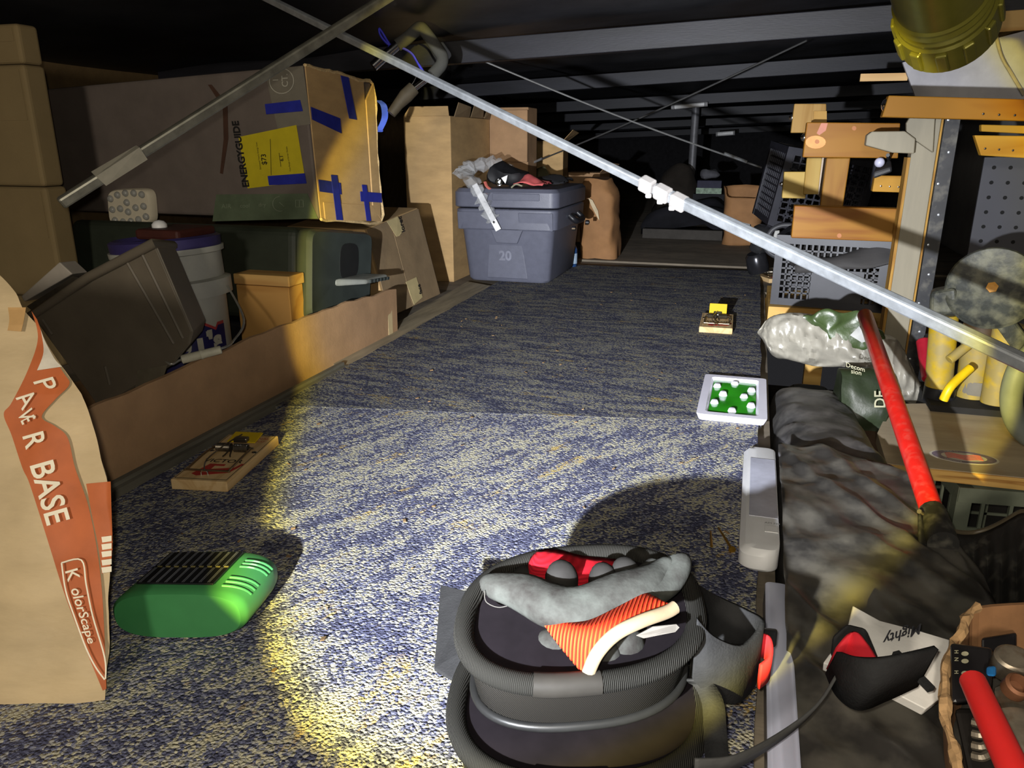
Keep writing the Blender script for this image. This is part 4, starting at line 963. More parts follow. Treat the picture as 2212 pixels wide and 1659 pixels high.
add('knot', B().prism([on(x, y, 1, 1.799) for x, y in ((1774, 266), (1788, 266), (1784, 282), (1770, 292), (1764, 288))], (0, -.0006, 0)), M('knot_red', (156, 88, 62), .5), rk)
add('knot', B().prism([on(1762 + 22 * math.cos(a), 307 + 14 * math.sin(a), 1, 1.7992) for a in [k * math.pi / 8 for k in range(16)]], (0, -.0003, 0)), M('knot_pale', (196, 132, 70), .6), rk)
# perforated black steel angle beside the post
bs_ = T('steel_angle', 'black perforated steel angle upright right of the plywood post', 'post', (x1 + .02, 1.82, -.36))
za = on(2045, 224, 1, 1.68).z
add('flange', B().bb(x1 + .001, x1 + .036, 1.81, 1.813, -.36, za), M('black_steel', (40, 40, 43), .5, var=.2, dust=.2, scale=20), bs_, bevel=.0006)
add('web', B().bb(x1 + .0335, x1 + .036, 1.8135, 1.86, -.36, za), M('black_steel', (40, 40, 43), .5), bs_)
for k in range(9):
    add('rivet', B().lathe([(.003, 0), (.0022, .0015), (.0003, .0018)], (x1 + .018 + (.006 if k % 2 else -.004), 1.81, za - .03 - k * .062), (0, -1, 0), 8), galv, bs_)
on = _on
# pegboard panel behind
def peg_mat():
    m, t, b = nt('pegboard'); N, Lk = t.nodes, t.links
    tc = N.new('ShaderNodeTexCoord'); b.inputs['Base Color'].default_value = rgb((86, 86, 92)); b.inputs['Roughness'].default_value = .7
    nz = N.new('ShaderNodeTexNoise'); nz.inputs['Scale'].default_value = 9; Lk.new(tc.outputs['Object'], nz.inputs['Vector'])
    r = N.new('ShaderNodeValToRGB'); r.color_ramp.elements[0].color = rgb((52, 52, 58)); r.color_ramp.elements[1].color = rgb((68, 68, 74)); Lk.new(nz.outputs['Fac'], r.inputs[0]); Lk.new(r.outputs[0], b.inputs['Base Color'])
    return m
YG = 2.05
pgx0 = on(2108, 450, 1, YG).x
pgb = T('pegboard', 'dark grey pegboard panel with rows of holes at the right edge', 'pegboard', (pgx0 + .25, YG, -.36))
add('panel', B().bb(pgx0, .90, YG, YG + .006, -.36, on(2150, 340, 1, YG).z), peg_mat(), pgb)
holem = M('hole_black', (10, 10, 11), .9)
hb_ = B(); hd = B().lathe([(.0028, 0), (.0028, .0004)], (0, 0, 0), (0, -1, 0), 10)
zt_ = on(2150, 340, 1, YG).z
proto = None
for i in range(5):
    for j in range(11):
        p = V((pgx0 + .022 + i * .033, YG - .0001, zt_ - .022 - j * .033))
        if proto is None:
            proto = add('peg_hole', B().lathe([(.0044, 0), (.0044, .0005)], p, (0, -1, 0), 10), holem, pgb); p0_ = p
        else:
            o = proto.copy(); COL.objects.link(o); o.location = p - p0_
# pale sheet panel behind the hanging torch
b = B().hexa([on(1950, 135, 1, 2.25), on(2240, 60, 1, 2.25), on(2240, 230, 1, 2.25), on(1985, 228, 1, 2.25)] + [p + V((0, .012, 0)) for p in (on(1950, 135, 1, 2.25), on(2240, 60, 1, 2.25), on(2240, 230, 1, 2.25), on(1985, 228, 1, 2.25))])
gp = T('wall_panel', 'pale grey board behind the hanging torch, top right', 'panel', (.6, 2.25, on(1985, 228, 1, 2.25).z))
add('board', b, M('panel_grey', (158, 156, 160), .8, var=.06, scale=20, bump=.06), gp)
add('trim_board', B().prism(quad([(2136, 26), (2240, 18), (2240, 62), (2150, 70)], 2.24), (0, .009, 0)), wood('panel_trim', (206, 170, 112), (186, 144, 86), 0, 10), gp, bevel=.002)
add('drooping_cord', B().tube(path([on(2150, 70, 1, 2.235), on(2163, 120, 1, 2.235), on(2185, 160, 1, 2.235), on(2212, 205, 1, 2.235)], 5), .004, 6), M('cord_tan', (150, 138, 110), .8), gp, smooth=60)
add('panel_leg', B().bb(.70, .74, 2.262, 2.30, -.36, on(2100, 150, 1, 2.25).z), jm, gp)
# narrow light stick jutting left
add('paint_stick', B().bar(on(1858, 168, 1, 2.27), on(1960, 166, 1, 2.27), .012, .018), wood('stick', (206, 170, 120), (190, 150, 100), 0, 10), gp)
# headlamp hanging behind the rails
hl = T('headlamp', 'black headlamp with a frosted lens hanging behind the rails', 'lamp', on(1905, 384, 1, 1.9))
add('housing', crumple(B().hexa([on(1886, 372, 1, 1.9), on(1926, 360, 1, 1.9), on(1928, 372, 1, 1.9), on(1886, 387, 1, 1.9), on(1895, 352, 1, 1.93), on(1925, 345, 1, 1.93), on(1926, 365, 1, 1.93), on(1890, 380, 1, 1.93)]), 5, .0), black_pl, hl, bevel=.004)
add('lens', B().ball(on(1900, 351, 1, 1.885), .0105, 16, 10), M('frosted', (178, 178, 200), .4), hl, smooth=60)
add('strap', B().tube([on(1920, 345, 1, 1.93), on(1918, 335, 1, 1.84)], .004, 6), black_pl, hl)

# ---------------------------------------------------------------- black crates
crm = M('crate_black', (40, 40, 48), .42, var=.1)
def crate(name, label, W_, D_, H_, nx, nz, loc, R, solid_low=0.0, mat=crm, band=True):
    """open lattice crate: floor at z 0; walls of slats (each a part); returns root"""
    r = T(name, label, 'crate', loc)
    t = .004
    proto = {}
    def bar(nm, c_, d):
        k = (nm, tuple(round(x, 4) for x in d))
        if k not in proto:
            o = add(nm, B().box((0, 0, 0), d), mat, None); o.parent = r; proto[k] = o
        else:
            o = proto[k].copy(); COL.objects.link(o); o.parent = r
        o.location = V(c_) - V((0, 0, d[2] / 2))
    for s_ in (-1, 1):
        bar('rim', V((0, s_ * (D_ / 2 - .008), H_ - .012)), (W_, .022, .024)); bar('rim', V((s_ * (W_ / 2 - .008), 0, H_ - .012)), (.018, D_ - .02, .024))
        bar('base_rail', V((0, s_ * (D_ / 2 - .008), .010)), (W_, .016, .020)); bar('base_rail', V((s_ * (W_ / 2 - .008), 0, .010)), (.016, D_ - .02, .020))
        for q in (-1, 1): bar('corner_post', V((s_ * (W_ / 2 - .010), q * (D_ / 2 - .010), H_ / 2)), (.022, .022, H_))
        for i in range(1, nx): bar('upright_slat', V((-W_ / 2 + W_ * i / nx, s_ * (D_ / 2 - .006), H_ / 2)), (.005, t, H_ - .03))
        for j in range(1, nz): bar('cross_slat', V((0, s_ * (D_ / 2 - .006), .02 + (H_ - .045) * j / nz)), (W_ - .03, t, .005))
        ny = max(3, int(nx * D_ / W_))
        for i in range(1, ny): bar('upright_slat', V((s_ * (W_ / 2 - .006), -D_ / 2 + D_ * i / ny, H_ / 2)), (t, .005, H_ - .03))
        for j in range(1, nz): bar('cross_slat', V((s_ * (W_ / 2 - .006), 0, .02 + (H_ - .045) * j / nz)), (t, D_ - .03, .005))
    for i in range(1, 9): bar('floor_slat', V((-W_ / 2 + W_ * i / 9, 0, .004)), (.006, D_ - .02, .006))
    if band: bar('panel', V((W_ * .08, -D_ / 2 - .001, .065)), (W_ * .46, .008, .09))
    r.rotation_euler = R
    return r
zc0 = on(1710, 664, 1, 2.30).z
k2 = crate('milk_crate', 'black lattice crate standing on boards behind the white sack', .295, .28, .20, 18, 9, (on(1808, 600, 1, 2.30).x, 2.45, zc0), (0, 0, math.radians(-9)))
k1 = crate('milk_crate', 'black lattice crate tipped on its side behind the rack', .30, .27, .26, 12, 10, (on(1700, 470, 1, 2.75).x + .06, 2.95, on(1700, 500, 1, 2.75).z), (math.radians(4), math.radians(9), math.radians(12)), band=False)
# boards that carry the crate
bw_ = wood('support_pine', (206, 166, 96), (180, 136, 70), 0, 9)
add('support_board', B().bb(on(1662, 640, 1, 2.31).x, .75, 2.30, 2.66, zc0 - .045, zc0 - .001), bw_, label='pine support board under the standing crate', cat='board', bevel=.002)
add('support_post', B().bb(on(1760, 640, 1, 2.31).x, on(1800, 640, 1, 2.31).x, 2.36, 2.40, -.36, zc0 - .046), bw_, label='short pine post under the support board', cat='post')
# folded dark tarp lying over the crate
b = B().grid(lambda u, v: on(lerp(1712, 1946, u), lerp(lerp(540, 512, min(1, u * 1.2)), lerp(592, 560, u), v), 1, 2.26 - .0 * v) + V((0, .30 * (1 - v) ** 2, .012 * math.sin(v * 9 + u * 3))), 26, 12)
crumple(b, 12, .012, 7)
add('folded_tarp', b, M('tarp_folded', (62, 60, 60), .75, var=.2, scale=10, stretch=(.4, 2, 2)), smooth=60, solid=.006, label='folded dark grey tarp draped over the standing crate', cat='tarp')
# chrome tool with hose loop
ht = T('chrome_pump', 'small chrome power tool with black hose loop by the tipped crate', 'tool', on(1640, 560, 1, 2.8))
cA = on(1648, 510, 1, 2.74)
add('motor', B().lathe([(.026, -.055), (.030, -.05), (.030, -.01), (.026, 0), (.038, .004), (.038, .022), (.028, .032), (.006, .036)], cA, (.25, -.2, 1), 24), M('smoke_chrome', (120, 120, 124), .15, metal=.9), ht, smooth=40)
add('lower_body', B().lathe([(.034, -.035), (.036, -.02), (.034, .02), (.026, .03)], cA + V((-.012, .0, -.085)), (-.3, -.2, 1), 24), M('dark_chrome', (50, 50, 54), .25, metal=.6), ht, smooth=40)
add('spout', B().hexa([on(1603, 480, 1, 2.73), on(1620, 484, 1, 2.73), on(1622, 497, 1, 2.73), on(1611, 500, 1, 2.73), on(1606, 481, 1, 2.76), on(1622, 485, 1, 2.76), on(1624, 498, 1, 2.76), on(1613, 500, 1, 2.76)]), black_pl, ht)
hp = [on(1716, 487, 1, 2.70), on(1690, 487, 1, 2.70), on(1668, 497, 1, 2.70), on(1655, 520, 1, 2.70), on(1657, 540, 1, 2.70), on(1680, 556, 1, 2.70), on(1710, 560, 1, 2.70)]
add('hose', B().tube(path(hp, 6), .0085, 10), M('hose_dark', (58, 58, 62), .5), ht, smooth=60)
add('lever', B().prism([on(x, y, 1, 2.69) for x, y in ((1674, 498), (1684, 497), (1684, 512), (1678, 526), (1670, 524), (1671, 508))], (0, -.006, 0)), M('lever_grey', (150, 150, 148), .5), ht, bevel=.002)
add('gun_body', B().tube(path([on(1690, 520, 1, 2.70), on(1705, 530, 1, 2.71), on(1715, 545, 1, 2.72)], 4), [.02] * 9, 12), black_pl, ht, smooth=50)
# ---------------------------------------------------------------- right foreground: black plastic roll, sacks, bench, broom
ZL = -.36
plast = M('black_poly', (54, 53, 53), .5, var=.25, scale=9, bump=.35, bscale=30, spec=.5, dust=.6, dustcol=(96, 93, 90), dlo=.40)
# long black plastic-wrapped roll, side by side with the loft edge
rings = []
path_px = [(1.565, .066, .205, .012), (1.50, .064, .212, .022), (1.40, .066, .225, .026), (1.20, .068, .238, .028), (1.02, .070, .250, .028), (.88, .070, .262, .024), (.75, .072, .275, .012), (.62, .074, .28, -.005), (.50, .076, .28, -.03), (.40, .078, .28, -.03)]
NS = 56
for i in range(150):
    t = i / 149 * (len(path_px) - 1); k = min(int(t), len(path_px) - 2); f = t - k
    y, xl, xr, zt = (lerp(a, b_, f) for a, b_ in zip(path_px[k], path_px[k + 1]))
    ring = []
    for j in range(NS):
        a = 2 * math.pi * j / NS; c_, s_ = math.cos(a), math.sin(a)
        x = (xl + xr) / 2 + (xr - xl) / 2 * math.copysign(abs(c_) ** .6, c_); z = lerp(-.20, zt, .5 + .5 * math.copysign(abs(s_) ** .5, s_))
        ring.append(V((x, y, z)))
    rings.append(ring)
b = B().loft(rings)
for p in b.v:
    w_ = max(0, min(1, (p.z + .12) / .1))
    p.z += w_ * (.006 * noise.noise(V((p.x * 10, p.y * 16, 0))) + .004 * noise.noise(V((p.x * 30 + p.y * 24, p.y * 10, 3))) - .004)
    p.z += w_ * .006 * max(0, 1 - abs(((p.y * 1.0 + p.x * .9) * 9) % 1.0 - .5) * 9) * (.5 + noise.noise(V((p.y * 6, p.x * 8, 5))))
    if p.x > .09: p.x += .008 * noise.noise(V((p.y * 12, p.z * 14, 8)))
    p.x = max(p.x, .0635)
rl = T('plastic_roll', 'dusty black plastic-wrapped roll lying along the right carpet edge', 'roll', (.17, 1.0, ZL))
add('wrap', b, plast, rl, smooth=70)
def rollz(y):
    for q0, q1 in zip(path_px, path_px[1:]):
        if q1[0] <= y <= q0[0]:
            f = (q0[0] - y) / (q0[0] - q1[0]); return lerp(q0[3], q1[3], f), lerp(q0[2], q1[2], f)
    return path_px[-1][3], path_px[-1][2]
def sheetp(u, v):
    y = lerp(1.13 - .05 * u + .02 * math.sin(u * 7), .43, v); zt, xr = rollz(y); x = lerp(.066, xr + .012, min(1, u / .7)); dz = max(0, u - .62)
    return V((x + (.02 * dz), y, zt + .012 - .32 * dz - .05 * max(0, u - .5) ** 2))
sb_ = B().grid(sheetp, 60, 110)
for p in sb_.v:
    q = V((p.x * 1.0 + p.y * .55, p.y, 0)); k = 1 - abs(noise.noise(V((q.x * 16, q.y * 4.5, 2)))) * 2.6
    p.z += .007 * max(0, k) + .004 * (1 - abs(noise.noise(V((p.x * 9 - p.y * 14, p.y * 6, 7)))) * 2.4)
add('loose_sheet', sb_, M('sheet_gloss', (44, 42, 40), .32, var=.2, scale=9, spec=.6, dust=.5, dustcol=(96, 92, 84), dlo=.42, bump=.15, bscale=40), rl, smooth=50, solid=.0008)
add('end_support', B().bb(.09, .20, .50, 1.55, ZL, -.19), M('roll_core', (30, 28, 26), .9), rl)
# green and white compost sack lying behind the roll
sk_ = T('compost_sack', 'crumpled white and dark green plastic sack behind the black roll', 'bag', (.15, 1.66, ZL))
film_w = M('white_film', (132, 128, 118), .35, var=.08, scale=18, bump=.5, bscale=30, spec=.5)
film_g = M('green_film', (52, 66, 36), .35, var=.2, scale=20, bump=.4, bscale=40, spec=.5)
YS = 1.70
def sk_rings(outline, y0, dep, n=48):
    # pillow between a lower and upper pixel outline
    rr_ = []
    lo, hi = outline
    lo, hi = path([V((x, y, 0)) for x, y in lo], 16), path([V((x, y, 0)) for x, y in hi], 16)
    m = min(len(lo), len(hi))
    for i in range(m):
        a, c_ = on(lo[i].x, lo[i].y, 1, y0), on(hi[i].x, hi[i].y, 1, y0)
        mid = (a + c_) / 2; h = (c_ - a).length / 2; ring = []
        for k in range(n):
            t = 2 * math.pi * k / n
            ring.append(mid + V((0, -math.sin(t) * dep * min(1, h / .05), math.cos(t) * h)))
        rr_.append(ring)
    return rr_
b = B().loft(sk_rings(([(1628, 726), (1660, 765), (1720, 782), (1790, 785), (1850, 800), (1900, 840), (1950, 868), (2006, 872)], [(1629, 722), (1660, 690), (1720, 680), (1780, 690), (1850, 715), (1900, 735), (1960, 775), (2008, 862)]), YS, .05))
crumple(b, 12, .016, 4); ridge(b, 22, .014, 3, (0, -1, .3)); ridge(b, 50, .005, 9, (0, -1, .4))
add('white_side', b, film_w, sk_, smooth=50)
b = B().loft(sk_rings(([(1735, 690), (1780, 725), (1830, 752), (1880, 750), (1912, 735)], [(1735, 684), (1775, 672), (1830, 676), (1880, 690), (1912, 730)]), YS - .035, .02))
crumple(b, 30, .014, 9); add('green_side', b, film_g, sk_, smooth=40)
b = B().prism([on(x, y, 1, YS - .068) for x, y in ((1836, 724), (1856, 704), (1874, 736), (1862, 740))], (0, -.001, 0)); add('printed_patch', b, M('patch_grey', (150, 150, 148), .5), sk_)
# lower dark green sack body with lettering
b = B().loft(sk_rings(([(1800, 990), (1830, 1000), (1860, 1002), (1885, 1000), (1905, 985)], [(1800, 790), (1830, 788), (1860, 795), (1885, 805), (1905, 820)]), YS - .20, .05)); crumple(b, 20, .010, 2)
add('green_body', b, M('dark_green_film', (34, 42, 26), .4, var=.15, bump=.3, bscale=40), sk_, smooth=45)
yl = YS - .262
b = B(); lettering(b, 'DE', lambda x, y: on(1912 - y, 882 - x * .9, 1, yl), 34, .4); add('lettering', b, M('cream_print', (150, 146, 120), .6), sk_)
b = B(); lettering(b, 'Decom', lambda x, y: on(1827 + x, 792 + x * .28 - y, 1, yl), 14, .1); lettering(b, 'sion', lambda x, y: on(1838 + x, 806 + x * .2 - y, 1, yl), 14, .1); add('lettering', b, M('cream_print', (150, 146, 120), .6), sk_)
add('sack_base', B().bb(.10, .20, 1.58, 1.74, ZL, -.03), M('dark_sack', (24, 28, 20), .6, var=.2), sk_, bevel=.03, seg=4)

# plywood bench top resting on a green-grey crate
zb = -.012; th = .020
f0, f1 = fl(1915, 1003, zb), fl(2260, 1045, zb)
top = [fl(1915, 1001, zb), fl(2290, 1040, zb), fl(2290, 868, zb), fl(1925, 872, zb), fl(1895, 935, zb)]
be = T('plywood_shelf', 'dirty plywood board with an oval flag sticker, under the yellow tubes', 'board', (.36, 1.5, zb - th))
def bench_mat():
    m = M('bench_ply', (170, 154, 128), .7, var=.1, scale=10, stretch=(.5, 2, 1), dust=.5, dustcol=(150, 108, 60), dlo=.55, dscale=.8); return m
add('board', B().prism([p - V((0, 0, th)) for p in top], (0, 0, th)), bench_mat(), be, bevel=.0008)
add('front_ply_edge', B().prism([top[0] + V((0, -.0015, -.0005)), top[1] + V((0, -.0015, -.0005)), top[1] + V((0, -.0015, -th + .0005)), top[0] + V((0, -.0015, -th + .0005))], (0, -.001, 0)), wood('ply_layers', (206, 164, 96), (158, 112, 58), 0, 60, .6, .05), be)
so = fl(2082, 988, zb)
def sto(a, r, o=.0004): return so + V((.050 * r * math.cos(a), .028 * r * math.sin(a) * 1.0, o))
st_ = add('oval_sticker', B().loft([[sto(a, 1, .0002) for a in [k * math.pi / 20 for k in range(40)]], [sto(a, 1, .0006) for a in [k * math.pi / 20 for k in range(40)]]]), M('sticker_white', (196, 190, 178), .5, var=.08), be)
add('sticker_ring', B().loft([[sto(a, r, .0009) for a in [k * math.pi / 20 for k in range(40)]] for r in (.93, .66)], caps=False), M('sticker_blue', (104, 92, 116), .5, var=.2, scale=80), st_)
b = B()
for k in range(4):
    b.tube([sto(0, 0, .001) + V((-.026 + .004 * j, (-.010 + .006 * k) + .003 * math.sin(j * .7), 0)) for j in range(14)], .0009, 4)
add('sticker_stripes', b, M('sticker_red', (170, 88, 70), .5), st_)
b = B(); lettering(b, 'MADE IN', lambda x, y: sto(math.pi * .72 - x * 15, .72 + y * 22, .0012), .0095); lettering(b, 'MINNESOTA', lambda x, y: sto(math.pi * 1.22 + x * 13, .90 - y * 20, .0012), .0095); add('lettering', b, M('sticker_ink', (220, 214, 200), .6), st_)
kc = crate('green_crate', 'grey-green plastic crate under the plywood shelf', .36, .28, .28, 9, 5, (f0.x + .27, f0.y + .155, zb - th - .283), (0, 0, math.radians(6)), mat=M('crate_greygreen', (120, 126, 110), .5, var=.1), band=False)
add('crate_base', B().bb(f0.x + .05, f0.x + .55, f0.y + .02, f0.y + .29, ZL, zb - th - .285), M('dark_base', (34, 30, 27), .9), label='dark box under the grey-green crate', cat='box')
add('shelf_cleat', B().bb(f0.x - .028, f0.x + .06, f0.y + .02, f0.y + .30, zb - th - .03, zb - th - .001), M('cleat_dark', (78, 56, 40), .8), label='dark wooden cleat under the left end of the plywood shelf', cat='cleat')

# yellow dusty tubes with a black round foot: upturned pump
YT = 1.60
yl_ = M('yellow_tube', (176, 146, 26), .55, var=.12, scale=14, dust=.8, dustcol=(140, 126, 84), dlo=.36)
yt = T('yellow_pump', 'dirty yellow plastic tubes with a black round disc on top, behind the shelf', 'pump', fl(2100, 870, zb))
def tubep(nm, a, c_, r, mat=yl_, par=None, n=20): return add(nm, B().tube([a, c_], r, n), mat, par or yt, smooth=50, bevel=.001)
def Q(px, py, y=YT): return on(px, py, 1, y)
tubep('tube', Q(2040, 680), Q(2026, 850), .0245)
tubep('tube', Q(2120, 700, 1.62), Q(2100, 855, 1.62), .030)
tubep('tube', Q(2180, 700, 1.57), Q(2150, 870, 1.57), .0255)
tubep('thin_tube', Q(2101, 738, 1.55), Q(2050, 778, 1.53), .0085)
add('bent_tube', B().tube(path([Q(2096, 795, 1.53), Q(2066, 822, 1.51), Q(2050, 840, 1.50), Q(2038, 864, 1.50)], 4), .008, 12), M('yellow_clean', (226, 186, 20), .4), yt, smooth=50)
add('coupling', B().lathe([(.0335, 0), (.0335, .032)], Q(2121, 722, 1.62), (0, 0, 1), 24), M('coupling_dark', (62, 44, 20), .6), yt, smooth=40)
add('gauge_ring', B().lathe([(.031, 0), (.032, .004), (.032, .022), (.031, .026)], Q(2104, 846, 1.62), (0, 0, 1), 24), M('grey_print', (130, 128, 116), .5, var=.3, scale=90), yt, smooth=40)
add('foot_ring', B().lathe([(.028, 0), (.028, .03)], Q(2026, 866), (0, 0, 1), 24), black_pl, yt, smooth=40)
dirty = M('dirty_black', (40, 42, 38), .55, var=.3, scale=30, dust=.5, dustcol=(112, 110, 90), dlo=.44, dscale=1.6, bump=.3, bscale=60)
dcn = (V((0, 0, CAMZ)) - Q(2143, 622, 1.50)).normalized()
dk_ = add('disc', B().lathe([(.060, -.012), (.070, -.010), (.072, .0), (.069, .003), (.066, .0015), (.010, .0015)], Q(2143, 622, 1.50), (dcn + V((0, 0, .25))), 40), dirty, yt, smooth=35)
add('bolt_head', B().lathe([(.0095, .002), (.0095, .007), (.004, .008)], Q(2143, 622, 1.50), (dcn + V((0, 0, .25))), 6), M('rusty_bolt', (190, 136, 60), .6, var=.2), dk_)
add('side_lug', B().hexa([Q(2008, 632, 1.52), Q(2066, 622, 1.50), Q(2070, 684, 1.50), Q(2006, 682, 1.52), Q(2012, 620, 1.55), Q(2066, 612, 1.54), Q(2072, 680, 1.55), Q(2008, 680, 1.55)]), dirty, yt, bevel=.008, seg=3)
add('side_lug', B().hexa([Q(2172, 556, 1.55), Q(2225, 556, 1.55), Q(2225, 590, 1.55), Q(2185, 585, 1.55), Q(2176, 548, 1.58), Q(2225, 548, 1.58), Q(2225, 585, 1.58), Q(2190, 582, 1.58)]), dirty, yt, bevel=.004)
add('side_lug', B().hexa([Q(2150, 705, 1.50), Q(2190, 690, 1.50), Q(2225, 735, 1.50), Q(2196, 768, 1.50), Q(2155, 700, 1.53), Q(2195, 688, 1.53), Q(2225, 730, 1.53), Q(2200, 765, 1.53)]), dirty, yt, bevel=.004)
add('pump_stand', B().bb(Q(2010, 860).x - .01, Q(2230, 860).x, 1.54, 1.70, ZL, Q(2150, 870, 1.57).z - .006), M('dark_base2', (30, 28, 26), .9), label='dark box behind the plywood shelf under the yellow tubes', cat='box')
# thick grey hose at the right edge
hs = path([Q(2250, 745, 1.36), Q(2205, 790, 1.36), Q(2185, 850, 1.36), Q(2192, 905, 1.36), Q(2225, 945, 1.36), Q(2270, 950, 1.36)], 6)
add('grey_hose', B().tube(hs, .0165, 16), M('hose_grey', (112, 118, 112), .5, var=.08), smooth=60, label='thick grey hose curving onto the plywood shelf', cat='hose')
# second red handle end
tubep_ = B().tube([on(1995, 735, 1, 1.66), on(2008, 820, 1, 1.60)], .014, 14); 
add('red_stick', tubep_, M('dark_red_handle', (150, 24, 40), .4), smooth=50, bevel=.003, label='dark red stick end behind the yellow tubes', cat='stick')

# red-handled shovel with black blade
sv = T('red_shovel', 'black ribbed shovel with a long red handle leaning on the shelf', 'shovel', dp(2100, 1360, .82))
h0, h1 = dp(1868, 680, 1.46), dp(2018, 1118, .90)
hd_ = (h1 - h0).normalized()
add('handle', B().tube([h0 - hd_ * .0, h0 + hd_ * .003, h0.lerp(h1, .5), h1], [.010, .0135, .0135, .0130], 20), M('red_paint', (206, 34, 26), .35, var=.08, scale=30, dust=.18, dustcol=(200, 130, 110)), sv, smooth=50)
# blade: curved scoop, rim at top, ribs running down
def bl(u, v):      # u across, v from rim to tip
    px = lerp(1985, 2290, u); pyr = 1108 + 52 * math.sin(min(1, u / .72) * math.pi) * (1 - .3 * u) if u < .72 else 1108
    py = lerp(pyr, 1400 - 60 * u, v); d = lerp(.90, .76, v) + .035 * math.cos((u - .35) * 5)
    p = dp(px, py, d); return p + V((0, 0, .004 * math.sin(u * 60) * min(1, v * 3)))
blm = M('shovel_black', (30, 29, 28), .55, var=.2, scale=20, dust=.15)
add('blade', B().grid(bl, 80, 16), blm, sv, smooth=60, solid=.003)
add('blade_rim', B().tube([bl(i / 30, 0) + V((0, 0, .002)) for i in range(31)], .003, 6), M('rim_brown', (70, 62, 48), .5), sv, smooth=60)
add('socket', B().tube([h1 - hd_ * .012, h1 + hd_ * .05], [.0150, .0165], 16), blm, sv, smooth=50)
# ---------------------------------------------------------------- front: nested knee pads, gloves, straps
web = ribbed('pad_weave', (30, 28, 25), 'DIAGONAL', 330, .75, .5)
rimm = ribbed('pad_rim', (40, 39, 36), 'X', 240, .8, .7)
linm = M('pad_lining', (17, 14, 17), .9, var=.15, spec=.05)
def kneepad(label, rl_, rr_, rb_, rf_, zr, zbot, loc):
    """oval cup: rim points given on the plane z = zr (left, right, back, front)"""
    c = (rl_ + rr_ + rb_ + rf_) / 4; ax = (rr_ - rl_) / 2; ay = (rb_ - rf_) / 2
    t = T('knee_pad', label, 'knee pad', (c.x, c.y, zbot))
    def ring(s_, z, off=V((0, 0, 0)), n=56):
        out = []
        for k in range(n):
            a = 2 * math.pi * k / n; cc_, ss = math.cos(a), math.sin(a)
            q = V((c.x, c.y, 0)) + ax * math.copysign(abs(cc_) ** .8, cc_) * s_ + ay * math.copysign(abs(ss) ** .8, ss) * s_ + off
            out.append(V((q.x, q.y, z + .012 * ss * (z - zbot) / (zr - zbot))))
        return out
    H_ = zr - zbot
    add('cup', B().loft([ring(.80, zbot), ring(.90, zbot + H_ * .2), ring(.965, zbot + H_ * .7), ring(.985, zr)], caps=False), web, t, smooth=50)
    add('lining', B().loft([ring(.93, zr - .001), ring(.86, zbot + H_ * .75), ring(.74, zbot + H_ * .35), ring(.5, zbot + H_ * .25), ring(.2, zbot + H_ * .25)]), linm, t, smooth=60)
    add('rolled_rim', B().tube(ring(1.0, zr, n=80), .0078, 12, closed=True), rimm, t, smooth=60)
    add('sole_band', B().tube(ring(.925, zbot + H_ * .22, n=64), .0035, 8, closed=True), M('sole_rubber', (26, 26, 26), .4, spec=.25), t, smooth=60)
    add('sole', B().loft([ring(.74, zbot), ring(.86, zbot + .004), ring(.93, zbot + H_ * .2)]), M('sole_rubber', (26, 26, 26), .4, spec=.25), t, smooth=40)
    tb_ = [ring(1.0, zr, n=80)[k] for k in range(56, 62)]
    add('rim_label', B().tube(tb_, .0086, 12), M('rim_label', (36, 34, 31), .6, spec=.1), t, smooth=60)
    return t
ZR = .125
k_up = kneepad('upper black knee pad with ribbed rim, holding the gloves', fl(1006, 1335, ZR), fl(1500, 1300, ZR), fl(1255, 1228, ZR), fl(1262, 1452, ZR), ZR, .062, None)
ZR2 = .058
k_lo = kneepad('lower black knee pad nested under the first, at the bottom edge', fl(992, 1480, ZR2), fl(1512, 1470, ZR2), fl(1255, 1390, ZR2), fl(1262, 1700, ZR2), ZR2, .0065, None)
# straps as parts of the pads
neo = M('neoprene', (40, 40, 41), .85, var=.1, scale=60, bump=.15, bscale=500, spec=.08)
red_l = M('red_lining', (196, 30, 44), .8, var=.06)
def ribbon(pts, wv, th=.003, n=6):
    ps = path(pts, n); ws = path(wv, n); return B().loft([[p - w_ / 2, p + w_ / 2] for p, w_ in zip(ps, ws)], closed=False)
add('strap_tab', B().prism([fl(x, y, z) for x, y, z in ((952, 1268, .06), (1022, 1285, .07), (1020, 1400, .07), (1005, 1490, .06), (938, 1450, .05))], (0, 0, .003)), neo, k_up, bevel=.001)
add('strap_tab', B().prism([fl(x, y, z) for x, y, z in ((968, 1548, .02), (1000, 1520, .03), (1010, 1600, .03), (980, 1620, .02))], (0, 0, .003)), neo, k_lo, bevel=.001)
# right strap loop with red inside
W1 = V((0, 0, .052))
add('strap_loop', ribbon([dp(1498, 1320, .63), dp(1545, 1345, .66), dp(1600, 1372, .66), dp(1640, 1402, .63), dp(1600, 1455, .60), dp(1540, 1440, .585), dp(1500, 1400, .58)], [W1] * 7), neo, k_up, smooth=60, solid=.004)
add('strap_lining', ribbon([dp(1632, 1392, .64), dp(1658, 1400, .63), dp(1662, 1440, .615), dp(1640, 1462, .61)], [V((0, 0, .022))] * 4), red_l, k_up, smooth=60, solid=.003)
add('buckle', B().hexa([dp(1605, 1355, .66), dp(1680, 1362, .66), dp(1676, 1400, .65), dp(1618, 1392, .65), dp(1608, 1350, .67), dp(1680, 1358, .67), dp(1676, 1395, .66), dp(1618, 1388, .66)]), black_pl, k_up, bevel=.002)
